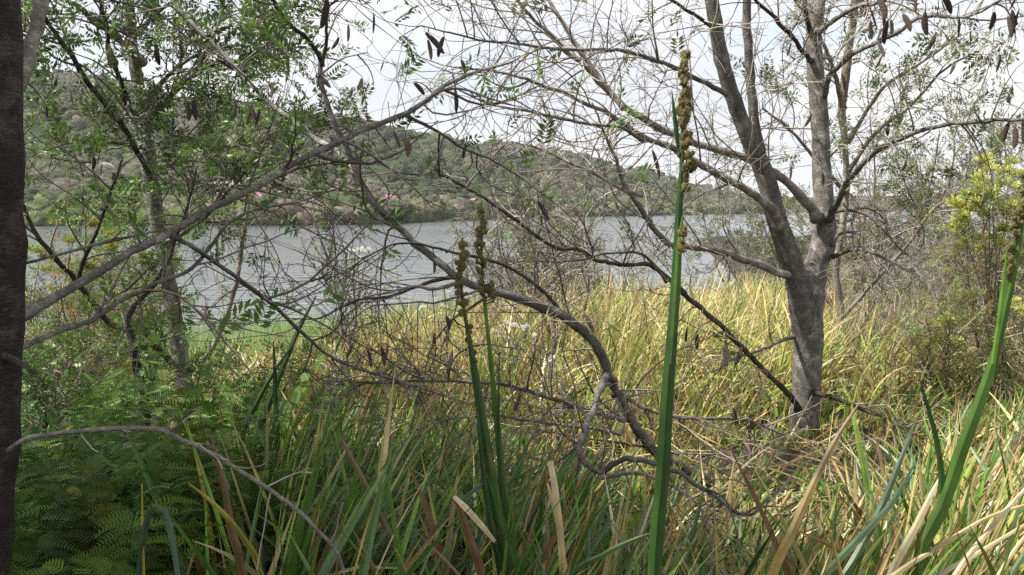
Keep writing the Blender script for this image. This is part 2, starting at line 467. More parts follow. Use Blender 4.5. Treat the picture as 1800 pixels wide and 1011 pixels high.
# pink flowering bushes and pale boulders of the far bank
pinks = [(300, 0.06), (355, 0.05), (378, 0.055), (398, 0.045), (425, 0.06), (462, 0.05), (690, 0.05), (770, 0.06), (806, 0.05), (835, 0.07), (620, 0.07), (652, 0.06), (930, 0.06), (955, 0.05), (545, 0.06), (498, 0.07), (585, 0.05), (225, 0.06)]
for px, s in pinks:
    x, y, z = [float(q) for q in hill_point(np.array(px, float), np.array(s))]
    mb = MB()
    r = RNG.uniform(1.8, 3.2)
    c, d = leaf_cloud(70, r, r * 0.9)
    c += np.array((0, 0, r * 0.3))
    k = r * 0.2
    u = unit(np.cross(d, RNG.normal(size=(70, 3)))) * k; v = np.cross(d, u)
    V = np.stack([c - u - v, c + u - v, c + u + v, c - u + v], 1)
    pk = RNG.random((70, 1)) < 0.6
    C = np.where(pk, np.array((0.48, 0.20, 0.38)), np.array((0.12, 0.11, 0.07))) * RNG.uniform(0.7, 1.2, (70, 1))
    mb.add(V, Q=np.arange(280), C=np.repeat(C, 4, axis=0))
    o = mb.build('flowering_shrub', M_SCRUB)
    o.location = (x, y, z)
    o['label'] = 'pink flowering bush on the far bank of the lake'; o['category'] = 'shrub'; o['group'] = 'pink bushes on the far bank'
rocks = [(400, 0.13, 4.2), (378, 0.12, 3.0), (432, 0.13, 3.4), (345, 0.14, 2.6), (150, 0.30, 1.8), (126, 0.28, 1.5), (60, 0.25, 1.6), (520, 0.10, 2.2), (470, 0.11, 2.8), (735, 0.10, 2.0), (180, 0.20, 2.6), (560, 0.3, 2.0)]
for px, s, r in rocks:
    x, y, z = [float(q) for q in hill_point(np.array(px, float), np.array(s))]
    V = ICO2[0] * (1 + RNG.normal(size=(len(ICO2[0]), 1)) * 0.06) * np.array((r, r * 0.7, r * 0.5))
    V = V + 0.25 * r * np.sin(ICO2[0] @ RNG.normal(size=(3, 3)) * 2.5) * 0.4
    V[:, 2] += r * 0.35
    mb = MB(); mb.add(V, T=ICO2[1], C=np.array((0.22, 0.21, 0.19)))
    o = mb.build('boulder', M_ROCK, smooth=False); o.location = (x, y, z)
    o['label'] = 'pale weathered boulder among the scrub of the far hillside'; o['category'] = 'boulder'; o['group'] = 'boulders on the far hillside'

# ------------------------------------------------------------------ trees
REG = []            # (tree, branch object, curve points, radii) for hanging things from
TW_DARK = [(0.075, 0.060, 0.056), (0.11, 0.088, 0.080), (0.15, 0.122, 0.112), (0.20, 0.17, 0.155)]
TW_PALE = [(0.20, 0.17, 0.14), (0.28, 0.25, 0.21), (0.36, 0.33, 0.29), (0.15, 0.12, 0.10)]
TW_BROWN = [(0.16, 0.105, 0.075), (0.12, 0.08, 0.06), (0.20, 0.15, 0.11)]
GREENS = [(0.075, 0.145, 0.025), (0.105, 0.185, 0.035), (0.060, 0.115, 0.025), (0.13, 0.21, 0.045)]
OLIVES = [(0.105, 0.125, 0.05), (0.14, 0.155, 0.07), (0.085, 0.11, 0.05), (0.17, 0.19, 0.08)]
def pick(pal, n):
    pal = np.array(pal)
    return pal[RNG.integers(0, len(pal), n)] * RNG.uniform(0.8, 1.2, (n, 1))
def limb_curve(pts, d0, d1, n=None, ds=None):
    """pts: (x, y, width) in photo pixels from thick end to thin end; depth runs d0..d1"""
    m = len(pts)
    dd = ds if ds is not None else np.linspace(d0, d1, m)
    rows = []
    for (x, y, wpx), d in zip(pts, dd):
        rows.append((*P(x, y, d), wpx * 0.46 * d / F))
    n = n or max(8, int(m * 5))
    c = crom(rows, n)
    return c[:, :3], np.maximum(c[:, 3], 0.0012)
def branch(tree, name, pts, d0, d1, mat, k=10, parent=None, wob=0.004, ds=None, collar=True, wf=1.0):
    fac = 0.76 if name == 'branch' else wf
    c, r = limb_curve([(a, b, w_ * fac) for a, b, w_ in pts], d0, d1, ds=ds)
    n = len(c)
    wv = np.cumsum(RNG.normal(size=(n, 3)), axis=0); wv -= np.linspace(0, 1, n)[:, None] * wv[-1]
    c = c + wv * min(wob, 0.25 * float(r.mean()))
    r = r * (1 + (0.05 if name == 'branch' else 0.018) * np.sin(np.arange(n) * 1.3 + RNG.uniform(0, 6)) + RNG.normal(size=n) * 0.02)
    if collar:
        r[0] *= 1.35; r[1] *= 1.12
    V, Q = tubes(c[None], r[None], k)
    V = V + RNG.normal(size=V.shape) * np.repeat(r, k)[:, None] * 0.035
    mb = MB(); mb.add(V, Q)
    # close the ends
    for e in (0, n - 1):
        cc = c[e]; b = e * k
        mb.add(cc[None]); ce = mb.n - 1
        mb.T.append(np.array([(b + (j + 1) % k, b + j, ce) for j in range(k)]))
    o = mb.build(name, mat, parent or tree)
    REG.append((tree, o, c, r))
    return o, c, r
LEAFLET = None
def leaf_verts(pos, dirs, length, npair, lw=0.30, droop=0.25, wide=0.42):
    """pinnate leaves: (T,3),(T,3),(T,) -> list of leaflet quads (T*(2*npair+1),4,3)"""
    T = len(pos)
    d = unit(dirs); side = unit(np.cross(d, RNG.normal(size=(T, 3)))); nrm = np.cross(side, d)
    out = []
    for i in range(npair + 1):
        t = 0.18 + 0.82 * i / npair
        c = pos + d * (length * t)[:, None] + nrm * (-(t ** 2) * droop * length)[:, None]
        ll = (length * wide * (1 - 0.35 * abs(t - 0.55)))[:, None]
        for sg in ((-1, 1) if i < npair else (0,)):
            ld = unit(d * 0.55 + side * sg * 0.85 + RNG.normal(size=(T, 3)) * 0.14) if sg else d
            lwv = unit(np.cross(ld, nrm + RNG.normal(size=(T, 3)) * 0.35)) * ll * lw * 0.5
            a = c; b = c + ld * ll * 0.5 + lwv; e = c + ld * ll; f = c + ld * ll * 0.5 - lwv
            out.append(np.stack([a, f, e, b], 1))
    return np.stack(out, 1)
def add_leaves(mb, pos, dirs, length, pal, npair=6, lw=0.3, wide=0.42):
    if len(pos) == 0: return
    Lf = leaf_verts(pos, dirs, length, npair, lw, wide=wide)
    T, m = Lf.shape[:2]
    C = np.repeat(pick(pal, T), m * 4, axis=0) * np.repeat(RNG.uniform(0.8, 1.2, (T * m, 1)), 4, axis=0)
    mb.add(Lf, Q=np.arange(T * m * 4), C=C)
DENS = 1.35
def twig_set(c, r, per_m, length, levels=2, pal=TW_DARK, curl=0.7, up=0.0, rmax=0.006, start=0.15, leaf=0.0, leafpal=GREENS, leaflen=(0.08, 0.14), bias=None, npair=6, sub=3.0, jit=0.11, lw=0.3, wide=0.42, rmin=0.0016):
    """side twigs of a limb -> (twigs MB, leaves MB)"""
    tw, lf = MB(), MB()
    seg = np.linalg.norm(np.diff(c, axis=0), axis=1); tot = seg.sum()
    T = max(1, int(tot * per_m * DENS))
    cum = np.concatenate([[0], np.cumsum(seg)]) / tot
    t = RNG.uniform(start, 1.0, T)
    i = np.clip(np.searchsorted(cum, t) - 1, 0, len(c) - 2)
    f = ((t - cum[i]) / np.maximum(cum[i + 1] - cum[i], 1e-9))[:, None]
    st = c[i] * (1 - f) + c[i + 1] * f
    tan = tangents(c)[i]
    per = unit(np.cross(tan, RNG.normal(size=(T, 3))))
    dr = unit(tan * RNG.uniform(0.2, 0.9, (T, 1)) + per * RNG.uniform(0.5, 1.0, (T, 1)) + (0 if bias is None else np.asarray(bias)))
    ln = RNG.uniform(length[0], length[1], T)
    rad = np.minimum(r[i] * 0.75, 1.55 * rmax * RNG.uniform(0.45, 1.0, T))
    lev = 0
    while lev < levels and len(st):
        n = 9 if lev == 0 else 7
        p = walk(st, dr, ln, n, curl, jit, up)
        rr = rad[:, None] * np.linspace(1, 0.35, n)[None, :]
        rr = np.maximum(rr, rmin)
        V, Q = tubes(p, rr, 4 if lev == 0 else 3)
        kk = (4 if lev == 0 else 3) * n
        tw.add(V, Q, C=np.repeat(pick(pal, len(st)), kk, axis=0))
        if leaf > 0:
            nl = RNG.poisson(leaf * (1.0 if lev == 0 else 1.6), len(st))
            idx = np.repeat(np.arange(len(st)), nl)
            if len(idx):
                q = RNG.uniform(0.25, 1.0, len(idx)) * (n - 1.001); q0 = q.astype(int); fr = (q - q0)[:, None]
                lp = p[idx, q0] * (1 - fr) + p[idx, q0 + 1] * fr
                ld = unit(p[idx, q0 + 1] - p[idx, q0]) * 0.5 + RNG.normal(size=(len(idx), 3)) * 0.6 + np.array((0, 0, 0.15))
                add_leaves(lf, lp, ld, RNG.uniform(leaflen[0], leaflen[1], len(idx)), leafpal, npair, lw, wide)
        # next level
        ns = RNG.poisson(sub, len(st))
        idx = np.repeat(np.arange(len(st)), ns)
        q = RNG.integers(2, n - 1, len(idx))
        st2 = p[idx, q]; tn = unit(p[idx, q + 1] - p[idx, q])
        dr = unit(tn * 0.7 + unit(np.cross(tn, RNG.normal(size=(len(idx), 3)))) * RNG.uniform(0.4, 1.0, (len(idx), 1)))
        ln = ln[idx] * RNG.uniform(0.3, 0.65, len(idx)); rad = rad[idx] * 0.6
        st = st2; lev += 1
    return tw, lf
def dress(b, c, r, **kw):
    tw, lf = twig_set(c, r, **kw)
    tw.build('twigs', M_TWIG, b, 'stuff')
    lf.build('foliage', M_LEAF, b, 'stuff', smooth=False)

def G0(px, d):
    """ground point below photo column px at distance d"""
    x = (px - 900.0) / F * d
    return np.array((x, d, float(ground_z(x, d)) - 0.05))
def at_ground(px, d):
    b = G0(px, d)
    # photo row of that ground point
    yv = HOR + (EYE - b[2]) / d * F
    return (px, yv)

# --- near tree at the left edge: dark trunk, long grey limbs reaching across the view
A = thing('keurboom_tree', 'dark near trunk cut by the left edge, long grey limbs reaching across the view', 'tree', G0(-60, 2.6))
gA = at_ground(-62, 2.6)
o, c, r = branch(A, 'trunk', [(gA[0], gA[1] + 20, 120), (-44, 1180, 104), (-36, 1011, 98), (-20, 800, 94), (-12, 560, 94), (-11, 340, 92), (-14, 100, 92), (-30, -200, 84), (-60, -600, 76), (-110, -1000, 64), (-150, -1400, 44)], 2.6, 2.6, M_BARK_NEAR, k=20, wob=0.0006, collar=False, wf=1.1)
A_top = c[-1]
o, c, r = branch(A, 'branch', [(10, 572, 40), (45, 552, 32), (130, 500, 23), (230, 445, 20), (300, 412, 19), (420, 345, 17), (520, 290, 16), (620, 243, 15), (720, 200, 13), (780, 160, 11), (850, 127, 8), (900, 108, 5), (925, 95, 3)], 2.6, 4.0, M_BARK, k=10)
dress(o, c, r, per_m=3.2, length=(0.25, 0.7), levels=2, start=0.35, curl=0.8, leaf=0.12, rmax=0.004)
o2, c, r = branch(A, 'branch', [(300, 413, 14), (340, 436, 12), (400, 478, 11), (470, 532, 10), (525, 585, 9), (590, 637, 8), (670, 664, 6), (760, 690, 4), (830, 712, 3)], 3.05, 4.1, M_BARK_MID, k=8)
dress(o2, c, r, per_m=7, length=(0.3, 0.8), levels=3, curl=1.1, start=0.3, rmax=0.004, sub=2.2)
o2, c, r = branch(A, 'branch', [(715, 203, 10), (768, 229, 8), (808, 256, 7), (835, 269, 6), (869, 283, 5), (940, 330, 3), (985, 365, 2)], 3.62, 4.3, M_BARK_MID, k=8)
dress(o2, c, r, per_m=8, length=(0.25, 0.7), levels=2, curl=1.0, leaf=0.15, rmax=0.0035)
o2, c, r = branch(A, 'branch', [(15, 622, 22), (38, 611, 17), (111, 579, 14), (161, 562, 13), (215, 528, 12), (279, 498, 11), (336, 468, 10), (400, 390, 8), (455, 366, 6), (525, 353, 5), (600, 330, 3)], 2.6, 3.6, M_BARK_MID, k=8)
dress(o2, c, r, per_m=7, length=(0.2, 0.6), levels=2, curl=0.9, leaf=0.25, rmax=0.004, pal=TW_DARK + TW_BROWN)
o2, c, r = branch(A, 'branch', [(18, 472, 11), (37, 464, 8), (150, 435, 7), (230, 415, 6), (303, 399, 4), (340, 392, 2)], 2.6, 3.0, M_BARK_MID, k=8)
dress(o2, c, r, per_m=5, length=(0.1, 0.35), levels=1, curl=0.8, rmax=0.003, pal=TW_BROWN)
o2, c, r = branch(A, 'branch', [(-5, 805, 20), (20, 788, 13), (60, 771, 13), (130, 760, 13), (270, 758, 13), (330, 775, 12), (420, 820, 12), (500, 875, 11), (560, 930, 10), (600, 985, 9), (615, 1050, 6), (622, 1140, 4)], 2.6, 2.25, M_BARK_PALE, k=8)
dress(o2, c, r, per_m=7, length=(0.05, 0.2), levels=2, curl=0.8, rmax=0.002, pal=TW_PALE, sub=1.0)
o2, c, r = branch(A, 'branch', [(-10, 612, 22), (20, 632, 17), (50, 650, 12), (64, 656, 6)], 2.6, 2.45, M_BARK_DARK, k=8)
o2, c, r = branch(A, 'branch', [(-10, 220, 60), (28, 130, 40), (42, 85, 36), (58, 30, 34), (72, -20, 34), (110, -140, 30), (170, -320, 24), (250, -600, 12)], 2.7, 3.2, M_BARK_PALE, k=12)
# crown of the near tree, above and to the left of the view: it throws the shade over the ferns
def branch_w(tree, name, rows, mat, k=8, parent=None):
    c = crom(rows, len(rows) * 5); r = c[:, 3].copy(); c = c[:, :3]
    V, Q = tubes(c[None], r[None], k); mb = MB(); mb.add(V, Q)
    o = mb.build(name, mat, parent or tree)
    return o, c, r
for i in range(17):
    a = math.radians(-10 + i * 23.0); ln = random.uniform(0.9, 1.75)
    z0 = random.uniform(4.0, 4.9)
    p0 = A_top * 0.92 + np.array((-0.1, 0, 0)); p0[2] = min(z0, A_top[2])
    cx, cyy = -3.75, 3.0
    tip = np.array((cx + math.cos(a) * ln, cyy + math.sin(a) * ln * 0.95, 4.7 + random.uniform(-0.1, 0.9)))
    mid = (p0 + tip) / 2 + np.array((0, 0, 0.35))
    o2, c, r = branch_w(A, 'branch', [(*p0, 0.035), (*mid, 0.02), (*tip, 0.006)], M_BARK_MID)
    dress(o2, c, r, per_m=9, length=(0.4, 1.0), levels=2, leaf=2.3, leaflen=(0.14, 0.22), curl=0.6, sub=3.2, npair=4, lw=0.42)

# --- leafy tree behind it (upper left)
DB = 7.5
B = thing('keurboom_tree', 'leafy grey-stemmed tree with upright trunk right of the dark near trunk', 'tree', G0(332, DB))
gB = at_ground(336, DB)
o, c, r = branch(B, 'trunk', [(gB[0], gB[1] + 10, 46), (330, 720, 40), (324, 670, 38), (312, 600, 36), (300, 520, 36), (290, 440, 34), (280, 380, 33), (268, 310, 33), (258, 230, 30), (250, 160, 27), (241, 80, 24), (236, 0, 22), (232, -120, 18), (225, -320, 8)], DB, DB, M_BARK, k=16, collar=False, wf=0.88)
dress(o, c, r, per_m=2.5, length=(0.3, 0.8), levels=2, start=0.35, leaf=0.8, rmax=0.006)
LB = dict(per_m=8.0, levels=3, start=0.12, leaf=1.0, leafpal=GREENS + OLIVES[:2], curl=0.7, rmax=0.006, sub=2.0, leaflen=(0.09, 0.15))
Bb = [
 ([(250, 110, 24), (222, 77, 20), (180, 45, 18), (148, 20, 14), (115, -8, 12), (40, -90, 6)], DB, DB - 1.2, M_BARK_PALE),
 ([(274, 335, 18), (250, 296, 15), (222, 242, 14), (188, 198, 13), (150, 140, 13), (115, 85, 12), (65, 15, 10), (30, -50, 6)], DB, DB - 2.0, M_BARK_DARK),
 ([(256, 222, 14), (235, 192, 12), (215, 145, 11), (202, 95, 11), (192, 40, 10), (180, 0, 9), (165, -70, 4)], DB, DB - 1.2, M_BARK_DARK),
 ([(258, 208, 20), (275, 190, 17), (293, 172, 16), (323, 145, 12), (355, 115, 9), (380, 60, 6), (395, 10, 4)], DB, DB - 1.0, M_BARK_MID),
 ([(308, 640, 20), (290, 622, 16), (249, 582, 15), (202, 572, 15), (175, 545, 15), (135, 491, 14), (101, 451, 12), (74, 414, 11), (37, 347, 9), (0, 280, 6)], DB, DB - 1.6, M_BARK_DARK),
 ([(138, 492, 12), (141, 464, 11), (161, 417, 9), (192, 340, 7), (215, 280, 4)], DB - 1.0, DB - 1.5, M_BARK_DARK),
 ([(285, 430, 14), (340, 400, 10), (390, 350, 8), (430, 300, 6), (470, 230, 4), (490, 170, 3)], DB, DB - 1.0, M_BARK_MID),
 ([(262, 260, 12), (210, 250, 9), (150, 248, 7), (90, 262, 5), (40, 280, 3)], DB, DB - 1.4, M_BARK_MID),
 ([(255, 180, 12), (310, 120, 9), (370, 90, 7), (430, 80, 5), (500, 85, 3)], DB, DB - 1.4, M_BARK_MID),
 ([(266, 300, 12), (320, 285, 9), (380, 262, 7), (440, 255, 5), (500, 262, 3)], DB, DB - 1.2, M_BARK_MID),
 ([(240, 60, 12), (290, 10, 9), (350, -20, 7), (420, -30, 5), (500, -30, 3)], DB, DB - 1.2, M_BARK_MID),
]
for pts, d0, d1, m in Bb:
    o2, c, r = branch(B, 'branch', pts, d0, d1, m, k=8)
    kw = dict(LB)
    if pts[0][1] > 400: kw.update(leaf=0.3, per_m=5)
    dress(o2, c, r, length=(0.3, 0.85), **kw)
# slim crooked stem in front of it
Bs = thing('young_tree', 'slim crooked dark stem bending in front of the grey left trunk', 'tree', G0(256, 6.0))
gs = at_ground(256, 6.0)
o, c, r = branch(Bs, 'trunk', [(gs[0], gs[1] + 10, 24), (255, 720, 22), (242, 643, 20), (226, 575, 18), (232, 548, 16), (280, 491, 13), (310, 424, 10), (330, 370, 7), (345, 300, 4)], 6.0, 6.0, M_BARK_DARK, k=10, collar=False, wf=0.85)
dress(o, c, r, per_m=7, length=(0.25, 0.6), levels=2, start=0.3, leaf=0.6, rmax=0.004)
Bs = thing('young_tree', 'thin pale leaning sapling right of the grey left trunk', 'tree', G0(335, 7.9))
gs = at_ground(332, 7.9)
o, c, r = branch(Bs, 'trunk', [(gs[0], gs[1] + 10, 12), (347, 653, 11), (370, 606, 10), (400, 542, 10), (417, 468, 9), (432, 390, 8), (440, 300, 6), (455, 220, 3)], 7.9, 7.9, M_BARK_PALE, k=8, collar=False)
dress(o, c, r, per_m=5, length=(0.2, 0.6), levels=2, start=0.3, leaf=0.3, rmax=0.004, pal=TW_PALE)

# --- leaning tree of the middle
C_ = thing('keurboom_tree', 'leaning dark tree whose stem bends across the middle from lower right to upper left', 'tree', G0(1352, 5.9))
gC = at_ground(1365, 5.9)
dsC = [5.9, 5.7, 5.4, 5.15, 5.0, 4.9, 4.8, 4.7, 4.65, 4.6, 4.55, 4.5, 4.5, 4.5, 4.5, 4.5, 4.5, 4.5, 4.5]
o, c, r = branch(C_, 'trunk', [(gC[0], gC[1] + 8, 40), (1330, 852, 36), (1250, 848, 32), (1165, 808, 30), (1112, 752, 29), (1082, 692, 28), (1050, 628, 28), (1018, 585, 28), (978, 557, 28), (900, 526, 25), (850, 510, 24), (800, 488, 23), (760, 455, 22), (698, 403, 20), (655, 355, 19), (618, 285, 17), (592, 225, 15), (573, 165, 14), (564, 100, 13)], 0, 0, M_BARK_MID, k=14, ds=dsC, collar=False, wf=0.66)
dress(o, c, r, per_m=4.5, length=(0.3, 0.9), levels=3, start=0.3, curl=1.1, rmax=0.005, sub=2.4)
C_main = o
o2, c, r = branch(C_, 'branch', [(565, 108, 12), (538, 67, 11), (515, 48, 10), (481, 0, 9), (450, -60, 5)], 4.5, 4.2, M_BARK_DARK, k=8)
dress(o2, c, r, per_m=7, length=(0.3, 0.7), levels=2, leaf=1.1, rmax=0.004)
o2, c, r = branch(C_, 'branch', [(566, 118, 11), (571, 80, 9), (572, 40, 8), (574, -10, 7), (580, -80, 4)], 4.5, 4.4, M_BARK_DARK, k=8)
dress(o2, c, r, per_m=7, length=(0.3, 0.7), levels=2, leaf=1.1, rmax=0.004)
o2, c, r = branch(C_, 'branch', [(628, 308, 15), (600, 268, 13), (565, 249, 13), (518, 215, 13), (470, 175, 12), (430, 135, 11), (387, 87, 11), (336, 40, 10), (303, 0, 9), (270, -50, 5)], 4.52, 5.2, M_BARK, k=10)
dress(o2, c, r, per_m=6, length=(0.3, 0.8), levels=2, leaf=0.6, curl=0.9, rmax=0.004)
o2, c, r = branch(C_, 'branch', [(992, 562, 13), (970, 528, 11), (936, 498, 10), (893, 471, 9), (852, 458, 8), (802, 448, 7), (711, 431, 5), (650, 450, 4), (590, 500, 2)], 4.7, 4.4, M_BARK_DARK, k=8)
dress(o2, c, r, per_m=8, length=(0.3, 0.8), levels=3, curl=1.1, rmax=0.0035, sub=2.2)
o2, c, r = branch(C_, 'branch', [(800, 486, 12), (740, 500, 9), (690, 520, 8), (620, 530, 6), (560, 560, 4), (500, 560, 2)], 4.6, 4.2, M_BARK_DARK, k=8)
dress(o2, c, r, per_m=10, length=(0.3, 0.7), levels=3, curl=1.2, rmax=0.0035, sub=2.2)
o2, c, r = branch(C_, 'branch', [(818, 490, 13), (770, 505, 10), (730, 500, 8), (690, 510, 6), (640, 522, 4)], 4.6, 4.1, M_BARK_PALE, k=8)
o2, c, r = branch(C_, 'branch', [(1082, 695, 19), (1079, 672, 19), (1066, 666, 18), (1052, 678, 18), (1038, 704, 17), (1018, 741, 17), (1008, 768, 16), (1005, 795, 16), (1018, 818, 16), (1049, 838, 15), (1072, 820, 14), (1092, 808, 15), (1126, 812, 14), (1167, 825, 13), (1200, 839, 12), (1250, 866, 11), (1311, 903, 9), (1365, 862, 6), (1402, 855, 3)], 0, 0, M_BARK_MID, k=10, ds=[4.9, 4.82, 4.7, 4.5, 4.25, 3.95, 3.75, 3.6, 3.5, 3.4, 3.35, 3.3, 3.25, 3.2, 3.15, 3.1, 3.05, 3.1, 3.2])
F_curve = c
dress(o2, c, r, per_m=8, length=(0.2, 0.55), levels=2, start=0.3, curl=1.1, rmax=0.0032, pal=TW_DARK + TW_PALE[:1], sub=1.8)
o2, c, r = branch(C_, 'branch', [(1058, 838, 12), (1110, 832, 10), (1160, 845, 9), (1210, 870, 8), (1235, 905, 6), (1250, 950, 3)], 3.38, 3.2, M_BARK_PALE, k=8)
dress(o2, c, r, per_m=6, length=(0.2, 0.5), levels=2, curl=1.0, rmax=0.003, pal=TW_PALE)
o2, c, r = branch(C_, 'branch', [(1098, 738, 12), (1055, 727, 10), (988, 704, 10), (937, 690, 10), (887, 675, 9), (802, 670, 8), (718, 670, 7), (634, 676, 6), (600, 700, 4)], 4.95, 4.2, M_BARK_MID, k=8)
dress(o2, c, r, per_m=17, length=(0.3, 0.8), levels=3, curl=1.1, rmax=0.0035, sub=2.0, pal=TW_DARK + TW_BROWN + TW_PALE[:2])
o2, c, r = branch(C_, 'branch', [(1092, 760, 12), (1030, 752, 9), (960, 745, 8), (880, 733, 7), (820, 732, 6), (760, 745, 4), (700, 780, 2)], 4.95, 4.2, M_BARK_PALE, k=8)
dress(o2, c, r, per_m=18, length=(0.25, 0.7), levels=2, curl=1.1, rmax=0.003, pal=TW_DARK + TW_BROWN + TW_PALE[:2])
o2, c, r = branch(C_, 'branch', [(1070, 672, 10), (1126, 714, 9), (1200, 733, 8), (1278, 734, 8), (1321, 738, 6), (1379, 765, 4)], 4.85, 5.6, M_BARK_MID, k=8)
dress(o2, c, r, per_m=17, length=(0.25, 0.7), levels=2, curl=1.0, rmax=0.0035, pal=TW_DARK + TW_BROWN + TW_PALE[:2])

# --- grey tree on the right with the forked trunk
DD = 7.0
D = thing('keurboom_tree', 'sturdy grey forked tree on the right with mottled trunk', 'tree', G0(1408, DD))
gD = at_ground(1404, DD)
o, c, r = branch(D, 'trunk', [(gD[0], gD[1] + 10, 66), (1408, 790, 56), (1416, 700, 54), (1418, 620, 55), (1417, 560, 58), (1419, 515, 64), (1420, 480, 46), (1421, 462, 16)], DD, DD, M_BARK, k=24, wob=0.002, collar=False)
o1, c1, r1 = branch(D, 'stem', [(1418, 620, 44), (1414, 550, 50), (1404, 490, 46), (1384, 430, 41), (1364, 370, 38), (1345, 300, 36), (1312, 230, 31), (1286, 170, 29), (1265, 90, 27), (1250, 0, 25), (1240, -80, 20), (1225, -260, 8)], DD, DD - 0.5, M_BARK_MID, k=18, wob=0.002, collar=False)
dress(o1, c1, r1, per_m=3, length=(0.3, 0.8), levels=2, start=0.25, curl=0.9, pal=TW_PALE, rmax=0.004)
o3, c3, r3 = branch(D, 'stem', [(1418, 620, 44), (1422, 550, 49), (1434, 480, 46), (1449, 420, 45), (1449, 370, 40), (1446, 300, 35), (1442, 210, 33), (1436, 130, 31), (1432, 70, 29), (1438, 0, 26), (1444, -100, 20), (1450, -300, 8)], DD, DD + 0.3, M_BARK, k=18, wob=0.002, collar=False)
dress(o3, c3, r3, per_m=4, length=(0.3, 0.9), levels=2, start=0.25, curl=0.9, pal=TW_PALE + TW_DARK, rmax=0.005)
LDead = dict(levels=3, curl=1.0, pal=TW_PALE + [TW_DARK[2]], rmax=0.0045, sub=2.8)
